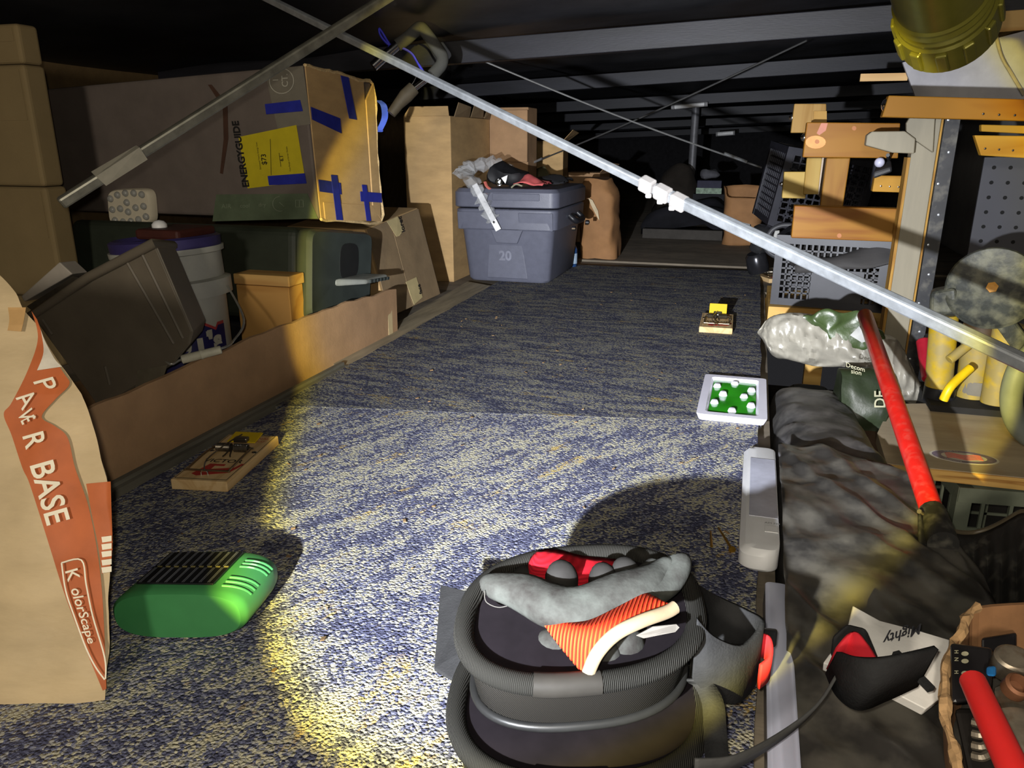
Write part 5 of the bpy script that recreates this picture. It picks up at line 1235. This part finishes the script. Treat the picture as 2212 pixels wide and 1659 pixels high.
# far strap: wide webbing tail from the pad to the red-lined cuff
sw = [dp(1500, 1660, .52), dp(1580, 1650, .53), dp(1680, 1595, .56), dp(1760, 1530, .58), dp(1812, 1450, .60), dp(1815, 1440, .60)]
add('webbing_tail', ribbon(sw, [V((.0, -.012, .026)), V((.004, -.012, .026)), V((.006, -.008, .022)), V((.006, -.004, .018)), V((.004, 0, .016)), V((.004, 0, .014))]), M('webbing', (62, 62, 62), .7, var=.1, scale=120), k_lo, smooth=60, solid=.002)
cuff = [dp(1800, 1432, .60), dp(1830, 1462, .575), dp(1880, 1478, .56), dp(1940, 1462, .56), dp(2000, 1440, .575)]
cw = [V((.004, -.012, .030)), V((.006, -.014, .046)), V((.008, -.014, .056)), V((.008, -.012, .050)), V((.006, -.010, .042))]
add('strap_cuff', ribbon(cuff, cw, n=8), neo, k_lo, smooth=60, solid=.004)
add('cuff_edge', B().bar(dp(1934, 1410, .60), dp(2012, 1490, .57), .006, .004), neo, k_lo)
add('cuff_lining', ribbon([dp(1798, 1425, .612), dp(1828, 1400, .612), dp(1850, 1425, .60), dp(1872, 1452, .585)], [V((.004, -.004, .024)), V((.006, -.004, .034)), V((.008, -.004, .036)), V((.008, -.004, .030))]), red_l, k_lo, smooth=60, solid=.003)
add('strap_pad', B().prism([dp(x, y, .63) for x, y in ((1800, 1375), (1830, 1348), (1872, 1358), (1890, 1400), (1900, 1425), (1850, 1420), (1795, 1420))], (0, .006, -.004)), neo, k_lo, bevel=.003)
# short thin loop strap hanging right of the pad
add('thin_strap', ribbon([dp(1495, 1468, .59), dp(1520, 1480, .59), dp(1540, 1520, .575), dp(1545, 1580, .56), dp(1550, 1660, .535)], [V((.016, 0, .004))] * 5), neo, k_up, smooth=60, solid=.002)

# ---- gloves
grey_n = M('nitrile_grey', (30, 27, 26), .8, scale=34, bump=.2, bscale=120, spec=.06, col2=(60, 62, 59))
knit = ribbed('orange_knit', (196, 40, 26), 'X', 105, .8, .8, (212, 74, 34), .002)
knit_r = ribbed('red_knit', (150, 18, 30), 'Z', 220, .85, .4, None, .0008)
cream = M('cream_hem', (128, 112, 88), .8, var=.06, scale=60)
gA = T('work_glove', 'orange-red knit work glove with grey coated palm, draped over the knee pad', 'glove', dp(1260, 1450, .52))
def gl_b(pts, rad, n=16, flat=.8): return B().tube(path(pts, 5), [max(.002, v.x) for v in path([V((r, 0, 0)) for r in rad], 5)], n, flat=flat)
dG = .575
body = gl_b([dp(1040, 1262, .60), dp(1062, 1258, .60), dp(1110, 1268, .595), dp(1180, 1300, .585), (dp(1260, 1318, .575)), dp(1330, 1298, .58), dp(1385, 1266, .59), dp(1425, 1235, .60), dp(1450, 1212, .605), dp(1460, 1200, .607)],
            [.004, .0105, .0140, .0180, .0195, .0185, .0160, .0110, .0082, .003])
crumple(body, 22, .006, 3)
add('palm', body, grey_n, gA, smooth=70)
add('finger', gl_b([dp(1372, 1262, .60), dp(1402, 1240, .61), dp(1420, 1222, .615), dp(1428, 1212, .617)], [.011, .0105, .009, .003]), grey_n, gA, smooth=70)
ft = add('finger', gl_b([dp(1405, 1290, .58), dp(1440, 1262, .592), dp(1462, 1232, .60), dp(1468, 1208, .607), dp(1466, 1199, .61)], [.010, .011, .0105, .009, .003]), grey_n, gA, smooth=70)
# knit cuff: between palm edge and hem
topc = path([dp(1155, 1322, .585), dp(1200, 1338, .572), dp(1262, 1345, .56), dp(1330, 1316, .565), (dp(1392, 1284, .575)), dp(1410, 1300, .575)], 6)
hemc = path([dp(1268, 1462, .535), dp(1290, 1412, .525), dp(1330, 1370, .525), dp(1385, 1342, .532), dp(1440, 1322, .545), dp(1458, 1312, .55)], 6)
def cf_(u, v):
    k = u * (len(topc) - 1); i = min(int(k), len(topc) - 2); f = k - i
    a = topc[i].lerp(topc[i + 1], f); c_ = hemc[i].lerp(hemc[i + 1], f); p = a.lerp(c_, v)
    return p + V((0, -.010, .008)) * math.sin(math.pi * v) * .6
add('cuff', B().grid(cf_, 34, 16), knit, gA, smooth=70, solid=.003)
def cb_(u, v): p = cf_(u, v); return p + V((.004, .020, -.012)) * math.sin(math.pi * min(1, .15 + u * .8)) * (0.2 + .8 * v)
add('cuff_back', B().grid(cb_, 24, 12), M('knit_inside', (196, 120, 96), .9), gA, smooth=70, solid=.002)
hem_loop = [p for p in hemc] + [cb_(1 - k / 14, 1.0) + V((0, .002, -.002)) for k in range(15)]
add('hem', B().tube(hemc, .0040, 12, flat=1.2), cream, gA, smooth=60)
add('care_tag', crumple(B().prism([dp(x, y, .556) for x, y in ((1372, 1368), (1402, 1350), (1462, 1342), (1468, 1350), (1458, 1364), (1390, 1378))], (0, .001, 0)), 50, .004), M('tag_white', (84, 80, 74), .7), gA)
add('loose_thread', B().tube(path([dp(1046, 1276, .59), dp(1050, 1300, .59), dp(1075, 1312, .59), dp(1100, 1308, .59)], 5), .0004, 4), M('thread', (60, 58, 54), .8), gA)
gB = T('work_glove', 'red knit work glove with dark coated fingertips, behind the draped glove', 'glove', dp(1270, 1290, .63))
bk_t = path([dp(1152, 1222, .635), dp(1165, 1200, .64), dp(1200, 1198, .645), dp(1260, 1212, .645), dp(1335, 1220, .645)], 6); bk_b = path([dp(1156, 1285, .618), dp(1180, 1292, .615), dp(1220, 1298, .61), dp(1280, 1298, .61), dp(1340, 1285, .615)], 6)
add('back', B().grid(lambda u, v: bk_t[min(int(u * 24), 24)].lerp(bk_b[min(int(u * 24), 24)], v) + V((0, -.008, .004)) * math.sin(v * math.pi), 24, 8), knit_r, gB, smooth=70, solid=.010)
add('hem', B().tube(path([dp(1150, 1240, .63), dp(1152, 1218, .637), (dp(1166, 1199, .643)), dp(1200, 1195, .648), dp(1260, 1210, .648), dp(1338, 1218, .648)], 6), .0026, 8), cream, gB, smooth=60)
for px, py, d, r in ((1212, 1236, .612, .0135), (1302, 1240, .612, .012), (1350, 1228, .615, .0125), (1130, 1245, .632, .012)):
    add('fingertip', gl_b([dp(px - 2, py - 16, d + .01), dp(px, py - 4, d), dp(px + 1, py + 20, d), dp(px + 1, py + 40, d + .005)], [.004, r * .85, r, r * .95]), M('nitrile_dark', (32, 31, 30), .75, var=.12, scale=30, spec=.06), gB, smooth=70)
# curled fingertips of the draped glove inside the pad
for k, (px, py, d, r) in enumerate(((1165, 1372, .592, .0155), (1195, 1408, .575, .0175), (1345, 1392, .572, .0165), (1300, 1415, .565, .015))):
    add('finger', B().ball(dp(px, py, d), r, 18, 12, (1.0, .9, 1.05)), grey_n, gA, smooth=70)
add('yellow_scrap', B().prism([dp(x, y, .563) for x, y in ((1325, 1412), (1360, 1420), (1348, 1434), (1335, 1432))], (0, .002, 0)), M('yellow_scrap', (196, 190, 60), .6), label='small yellow-green scrap inside the knee pad', cat='scrap')

# ---------------------------------------------------------------- white device, strip, nails at the carpet edge
wd = T('white_lamp_box', 'white plastic box with a grey window lying at the carpet edge', 'device', (.035, .98, .006))
wx0 = fl(1594, 1230, .02).x; 
def wr_(s_, z, r=.016): return rrect(wx0 + s_, .0625, .815 + s_, 1.145 - s_, z, r, 6)
add('shell', B().loft([wr_(.003, .0065), wr_(0, .010), wr_(0, .026), wr_(.006, .033, .012), wr_(.014, .034, .008)]), M('shell_white', (190, 190, 192), .4, var=.03), wd, smooth=40)
add('window', B().bb(.028, .0615, .90, 1.09, .0342, .035), M('window_grey', (150, 152, 166), .3), wd, bevel=.0003)
add('button', B().bb(.046, .0615, .862, .878, .0342, .0352), M('shell_white', (190, 190, 192), .4), wd, bevel=.0004)
b = lettering(B(), 'AM FM', lambda x, y: V((.046 + x, .884 + y, .0346)), .006); add('lettering', b, M('faint_ink', (110, 110, 112), .7), wd)
add('light_strip', B().loft([rrect(.048, .0725, .20, .785, -.011, .006, 5), rrect(.048, .0725, .20, .785, .014, .006, 5), rrect(.051, .0695, .205, .78, .017, .005, 5)]), M('strip_white', (188, 192, 214), .35, var=.02), smooth=40, label='long white plastic strip lying between carpet and black roll', cat='strip')
for k, (a, c_, lab) in enumerate((((1552, 1140), (1580, 1185), 'brass screw nearest the white box in the shadowed carpet'), ((1535, 1148), (1537, 1180), 'thin brass nail left of the screw in the shadowed carpet'))):
    p, q = fl(*a, .008), fl(*c_, .008)
    s_ = T('brass_screw', lab, 'screw', (p + q) / 2)
    add('shank', B().tube([p, q], [.0012, .0018], 8), M('brass', (170, 130, 50), .3, metal=.9), s_)
    if k == 0: add('head', B().lathe([(.002, 0), (.0045, .002), (.0040, .004), (.0005, .0045)], q, (q - p), 12), M('brass', (170, 130, 50), .3, metal=.9), s_, smooth=40)

# ---------------------------------------------------------------- white paper bag, dirty board, tub of engine parts
zd = -.035
add('dirty_board', B().bb(.30 - .215, .62, .24, .46, zd - .02, zd), M('dirt_board', (56, 50, 40), .9, var=.3, scale=14, dust=.4, dustcol=(120, 110, 92)), label='dirt-covered dark board at the bottom right', cat='board', bevel=.002)
add('board_prop', B().bb(.33, .58, .27, .42, ZL, zd - .021), M('dark_base3', (26, 24, 22), .9), label='dark box under the dirt-covered board', cat='box')
mg = T('paper_bag', 'white paper bag with handwriting-style print, under the red-lined strap', 'bag', fl(1930, 1500, zd + .01))
mp_ = [dp(1842, 1308, .70), dp(1900, 1340, .69), dp(1985, 1362, .68), dp(2052, 1382, .67), dp(2045, 1470, .635), dp(2035, 1505, .625), dp(2000, 1532, .615), dp(1900, 1480, .625), dp(1778, 1432, .645), dp(1790, 1415, .65), dp(1826, 1375, .67)]
cm_ = sum(mp_, V()) / len(mp_)
b = B(); n = len(mp_); lower = [p + (cm_ - p) * .02 + V((0, .006, -.012)) for p in mp_]
b.add(mp_ + lower + [cm_ + V((0, -.004, .006)), cm_ + V((0, .006, -.014))], [(i, (i + 1) % n, 2 * n) for i in range(n)] + [(n + i, n + (i + 1) % n, 2 * n + 1) for i in range(n)] + [(i, (i + 1) % n, n + (i + 1) % n, n + i) for i in range(n)])
add('bag', b, paper, mg, smooth=40, bevel=.001)
def mt_(px, py):      # on the bag's upper plane
    A, Bq, Cq = mp_[0], mp_[3], mp_[7]; nrm = (Bq - A).cross(Cq - A).normalized()
    if nrm.dot(ray(px, py)) > 0: nrm = -nrm
    r = ray(px, py); return EYE + r * ((A - EYE).dot(nrm) / r.dot(nrm)) + nrm * .009
b = lettering(B(), 'Mighty', lambda x, y: mt_(1985 - x * .94 + y * .10, 1362 + x * .30 + y * .95), 32, .4, 1.0, .3); add('lettering', b, M('bag_ink', (50, 50, 56), .7), mg)
b = lettering(B(), 'Lo', lambda x, y: mt_(1978 + x * .55 - y * .8, 1422 + x * .85 + y * .2), 20, .2, 1.3, .3); add('lettering', b, M('bag_ink', (50, 50, 56), .7), mg)

# cardboard tub
tb0 = T('cut_carton', 'cut-down cardboard carton holding greasy engine parts, bottom right', 'box', (.40, .44, zd))
rim_px = [(2212 + 90, 1300, .66), (2112, 1312, .67), (2085, 1350, .655), (2058, 1400, .635), (2044, 1450, .615), (2040, 1500, .60), (2045, 1560, .585), (2060, 1620, .565), (2085, 1690, .545)]
rim_w = path([dp(*q) for q in rim_px], 5)
low = [V((lerp(p.x, .44, .06), lerp(p.y, .46, .06), zd + .0005)) for p in rim_w]
add('wall', B().loft([[a, c_] for a, c_ in zip(rim_w, low)], closed=False), M('tub_card', (140, 100, 66), .85, var=.12, scale=20), tb0, solid=.004)
add('torn_rim', crumple(B().tube(rim_w[5:], .0042, 6), 90, .004), M('torn_card', (176, 140, 98), .9, var=.15, scale=90), tb0)
add('floor', B().prism([low[k] + V((.004, 0, 0)) for k in range(0, len(low), 3)] + [V((.70, .30, zd + .0005))], (0, 0, .003)), M('tub_card', (140, 100, 66), .85), tb0)
ep = T('engine_part', 'black and silver greasy engine part lying in the cut carton', 'engine part', (.42, .46, zd + .004))
dE = .585
b = B().hexa([dp(2052, 1388, .625), dp(2145, 1400, .625), dp(2140, 1510, .585), dp(2055, 1520, .585), dp(2056, 1392, .665), dp(2145, 1404, .665), dp(2142, 1514, .625), dp(2058, 1524, .625)])
gp_ = add('gear_plate', b, M('gate_black', (34, 32, 34), .35, var=.1), ep, bevel=.003)
def ge(px, py, o=.0): t_ = (py - 1388) / 130; return dp(px, py, lerp(.625, .585, t_) - .001 - o)
b = B()
for ch, py in (('H', 1408), ('N', 1424), ('H', 1452)): lettering(b, ch, lambda x, y, py=py: ge(2062 + y * 1.0, py + x * .9 - 4), 12, .3)
add('lettering', b, M('gate_print', (196, 190, 160), .6), gp_)
for py in (1412, 1428, 1454): add('gate_dot', B().prism([ge(2084 + 8 * math.cos(a), py + 5 * math.sin(a)) for a in [k * math.pi / 6 for k in range(12)]], V((0, -.0006, .0004))), M('gate_print', (196, 190, 160), .6), gp_)
add('back_plate', B().hexa([dp(2120, 1378, .655), dp(2196, 1366, .655), dp(2196, 1402, .65), dp(2120, 1410, .65), dp(2120, 1378, .675), dp(2196, 1366, .675), dp(2196, 1402, .67), dp(2120, 1410, .67)]), M('gate_black', (34, 32, 34), .35), ep, bevel=.002)
add('blue_clip', B().hexa([dp(2130, 1440, .60), dp(2152, 1438, .60), dp(2152, 1462, .59), dp(2130, 1460, .59), dp(2130, 1440, .615), dp(2152, 1438, .615), dp(2152, 1462, .605), dp(2130, 1460, .605)]), M('blue_clip', (40, 120, 190), .4), ep, bevel=.002)
alu = M('greasy_alu', (128, 118, 104), .4, metal=.6, var=.3, scale=30, dust=.6, dustcol=(96, 62, 34))
add('alloy_boss', B().lathe([(.010, 0), (.012, .003), (.012, .020), (.010, .022)], dp(2176, 1452, .61), (0, -.4, 1), 24, sx=1.2), alu, ep, smooth=40)
add('alloy_block', crumple(B().hexa([dp(2145, 1480, .595), dp(2240, 1470, .595), dp(2240, 1610, .555), dp(2165, 1600, .56), dp(2150, 1482, .64), dp(2240, 1475, .64), dp(2240, 1612, .60), dp(2168, 1604, .60)]), 20, .004), alu, ep, bevel=.005)
add('rusty_pipe', B().lathe([(.007, 0), (.009, .002), (.009, .012), (.007, .014), (.005, .006)], dp(2186, 1492, .58), (.1, -.5, .9), 24), M('rusty', (120, 80, 56), .6, metal=.4, var=.25), ep, smooth=40)
add('round_cover', B().lathe([(.026, 0), (.026, .004), (.022, .006), (.005, .007)], dp(2210, 1610, .555), (-.1, -.5, .9), 32), alu, ep, smooth=40)
add('lower_block', B().hexa([dp(2060, 1530, .59), dp(2150, 1530, .59), dp(2165, 1690, .545), dp(2095, 1690, .545), dp(2062, 1532, .63), dp(2150, 1532, .63), dp(2165, 1690, .59), dp(2095, 1690, .59)]), M('block_black', (30, 27, 25), .5, var=.2), ep, bevel=.004)
for py in (1560, 1585, 1610, 1632): add('fin', B().tube(path([dp(2100, py, .574 - (py - 1560) * .0003), dp(2120, py + 4, .57 - (py - 1560) * .0003), dp(2135, py - 2, .57 - (py - 1560) * .0003)], 4), .003, 6), alu, ep)
# red handle in the foreground
rh = T('red_lever', 'bright red tube handle leaning over the engine part, bottom right', 'handle', dp(2160, 1659, .50))
r0, r1 = dp(2102, 1472, .545), dp(2215, 1720, .44)
add('tube', B().tube([r0 - (r1 - r0) * .004, r0, r0.lerp(r1, .5), r1], [.0075, .0088, .0092, .0095], 20), M('red_gloss', (226, 44, 42), .4, var=.03), rh, smooth=45)
add('tip_bore', B().lathe([(.0060, 0), (.0060, .0006)], r0 - (r1 - r0).normalized() * .0014, (r0 - r1), 16), M('bore_red', (150, 24, 24), .6), rh)

# ---------------------------------------------------------------- metal rods, wires, ceiling hardware, hanging torch
def rod(name, label, a, c_, wd_, th_):
    t = T(name, label, 'rod', (a + c_) / 2)
    return t
A0, A1 = dp(560, -12, 1.46), dp(1432, 418, 1.10)
A2, A3 = dp(1400, 402, 1.115), dp(2290, 820, .76)
A3 = A3 + (A3 - A2) * .22
ra = T('aluminium_strut', 'long two-piece aluminium strut crossing the view from upper left to right', 'strut', (A0 + A3) / 2)
add('inner_length', B().bar(A0, A1, .0095, .0128, (0, -.5, 1)), galv, ra, bevel=.002)
add('outer_length', B().bar(A2, A3, .0125, .0168, (0, -.5, 1)), galv, ra, bevel=.003)
j0, j1 = dp(1385, 393, 1.11), dp(1482, 444, 1.07); jd = j1 - j0
for f0_, f1_ in ((0, .28), (.34, .64), (.70, 1.0)): add('joint_collar', B().bar(j0 + jd * f0_, j0 + jd * f1_, .0165, .0208, (0, -.5, 1)), M('joint_white', (140, 136, 134), .5), ra, bevel=.003)
for f_ in (.22, .48, .74): add('joint_tab', B().box(j0 + jd * f_ + V((-.002, -.004, -.012)), (.009, .006, .007)), M('joint_white', (140, 136, 134), .5), ra, bevel=.002)
B0, B1 = dp(850, -14, 1.10), dp(130, 440, .95)
rb2 = T('aluminium_strut', 'aluminium strut slanting down to the left across the appliance carton', 'strut', (B0 + B1) / 2)
add('length', B().bar(B0, B1, .011, .0145, (0, -.5, 1)), M('dull_alu', (112, 110, 100), .45, metal=.7, var=.2, scale=40), rb2, bevel=.003)
Bd = B1 - B0
add('burred_tape', crumple(B().bar(B0 + Bd * .78, B0 + Bd * .90, .0145, .0165, (0, -.5, 1)), 40, .004), M('dull_tape', (120, 116, 104), .7), rb2)
for nm, lab, p, q, r in (('guy_wire', 'thin wire running from the first joist down to the tipped crate', on(1045, 132, 1, 2.35), on(1645, 362, 1, 2.68), .0030), ('guy_wire', 'thin wire rising from behind the cooler to the right joist end', on(1150, 352, 1, 3.15), on(1742, 88, 1, 2.34), .0028)):
    t = T(nm, lab, 'wire', (p + q) / 2, 'guy wires under the ceiling')
    add('strand', B().tube([p.lerp(q, k / 10) - V((0, 0, .01 * math.sin(math.pi * k / 10))) for k in range(11)], r, 6), M('wire_dark', (92, 92, 92), .5, metal=.5), t, smooth=60)
    m_ = p.lerp(q, .90 if 'crate' in lab else .02)
    add('clamp', B().tube([m_ - (q - p).normalized() * .04, m_ + (q - p).normalized() * .04], .005, 8), galv, t)
for (x0, y0, x1, y1, y, lab) in ((1451, 232, 1528, 225, 4.62, 'white tube lamp under the third joist'), (1547, 290, 1587, 287, 7.05, 'small white tube lamp under the far joist')):
    p, q = on(x0, y0, 1, y), on(x1, y1, 1, y); t = T('tube_lamp', lab, 'lamp', (p + q) / 2, 'white tube lamps under the joists')
    add('tube', B().tube([p.lerp(q, .08), p.lerp(q, .92)], .012 * y / 4.7, 10), M('tube_white', (236, 236, 238), .3), t, smooth=50)
    for f_ in (.03, .97): add('end_cap', B().tube([p.lerp(q, f_ - .04), p.lerp(q, f_ + .04)], .013 * y / 4.7, 10), M('cap_grey', (150, 150, 152), .4), t)
# bent foam-covered handle hanging by the first joist
hk = T('padded_bar', 'grey foam-covered bent bar with chrome ends hanging under the first joist', 'bar', dp(900, 240, 1.95))
dH = 1.95
foam = M('grey_foam', (74, 74, 72), .85, var=.08, spec=.1)
add('foam_grip', B().tube(path([dp(858, 98, dH), dp(880, 82, dH), dp(900, 64, dH), dp(908, 60, dH), dp(918, 68, dH), (dp(945, 105, dH)), dp(955, 122, dH), dp(954, 138, dH), dp(945, 150, dH), dp(934, 162, dH)], 5), .0155, 14), foam, hk, smooth=60)
add('chrome_bar', B().tube([dp(806, 144, dH), dp(832, 120, dH), dp(862, 94, dH)], .0125, 14), chrome, hk, smooth=50)
add('chrome_bar', B().tube([dp(934, 162, dH), dp(912, 178, dH), dp(894, 192, dH)], .0075, 12), chrome, hk, smooth=50)
add('rubber_foot', B().tube([dp(894, 190, dH), dp(876, 208, dH), dp(860, 226, dH), dp(845, 246, dH)], [.017, .018, .014, .012], 12), M('foot_dark', (66, 58, 46), .7), hk, smooth=50)
add('blue_cord', B().tube(path([dp(842, 97, dH), dp(826, 70, dH), dp(819, 62, dH), dp(823, 78, dH), dp(842, 98, dH), dp(870, 104, dH), dp(890, 116, dH), dp(902, 135, dH), dp(916, 157, dH)], 5), .0032, 6), M('cord_blue', (60, 60, 190), .5), hk, smooth=60)
add('hook_wire', B().tube(path([dp(899, 166, dH), dp(893, 178, dH), dp(885, 188, dH)], 4), .0014, 6), chrome, hk)
# hanging flashlight at the top right
tf0, tf1 = dp(2012, -110, .80), dp(2050, 66, .92)
ta = (tf1 - tf0); tl_ = ta.length; ta.normalize()
hf = T('flashlight', 'chrome torch with yellow reflections painted in, hanging head down at the top right', 'torch', tf1)
olive = M('yellow_lit_chrome', (116, 112, 44), .3, metal=.5, var=.08, spec=.6)  # yellow reflections on the chrome are put into this base colour
R_ = .052
add('barrel', B().lathe([(R_ * .93, -.02), (R_ * .93, tl_ * .50), (R_ * .98, tl_ * .52), (R_ * .90, tl_ * .56), (R_ * .98, tl_ * .60), (R_ * .88, tl_ * .64), (R_ * .97, tl_ * .67), (R_ * .97, tl_ * .70)], tf0, ta, 40), olive, hf, smooth=30)
hd2 = add('head', B().lathe([(R_ * .97, tl_ * .701), (R_ * 1.03, tl_ * .72), (R_ * 1.05, tl_ * .99), (R_ * .98, tl_ * 1.0), (R_ * .92, tl_ * .985)], tf0, ta, 40), olive, hf, smooth=30)
q_ = V((0, 0, 1)).rotation_difference(ta)
for k in range(12):
    a = 2 * math.pi * k / 12; c_ = tf0 + q_ @ V((R_ * 1.05 * math.cos(a), R_ * 1.05 * math.sin(a), tl_ * .85)); R3 = q_.to_matrix() @ Matrix.Rotation(a, 3, 'Z')
    add('grip_lug', B().box(c_, (.006, .013, tl_ * .22), R3), olive, hd2, bevel=.002)
add('hanger_cord', B().tube([tf0 - ta * .019, tf0 + V((0, 0, .22)) - ta * .02], .003, 6), M('cord_tan', (150, 138, 110), .8), hf)

# crumbs and chips scattered on the carpet
cb = B()
for k in range(90):
    p = V((random.uniform(-.78, .03), random.uniform(.42, 2.6), .0075)); r = random.uniform(.0012, .0034); a = random.uniform(0, 6.28)
    d1 = V((math.cos(a), math.sin(a), .1)) * r; d2 = V((-math.sin(a), math.cos(a), .2)) * r * random.uniform(.3, .7)
    cb.hexa([p - d1 - d2, p + d1 - d2, p + d1 + d2, p - d1 + d2] + [q + V((0, 0, .0012)) for q in (p - d1 - d2, p + d1 - d2, p + d1 + d2, p - d1 + d2)])
add('crumbs', cb, M('crumb', (120, 96, 66), .8, var=.4, scale=6), kind='stuff', label='pale crumbs and chips scattered over the carpet', cat='crumbs')
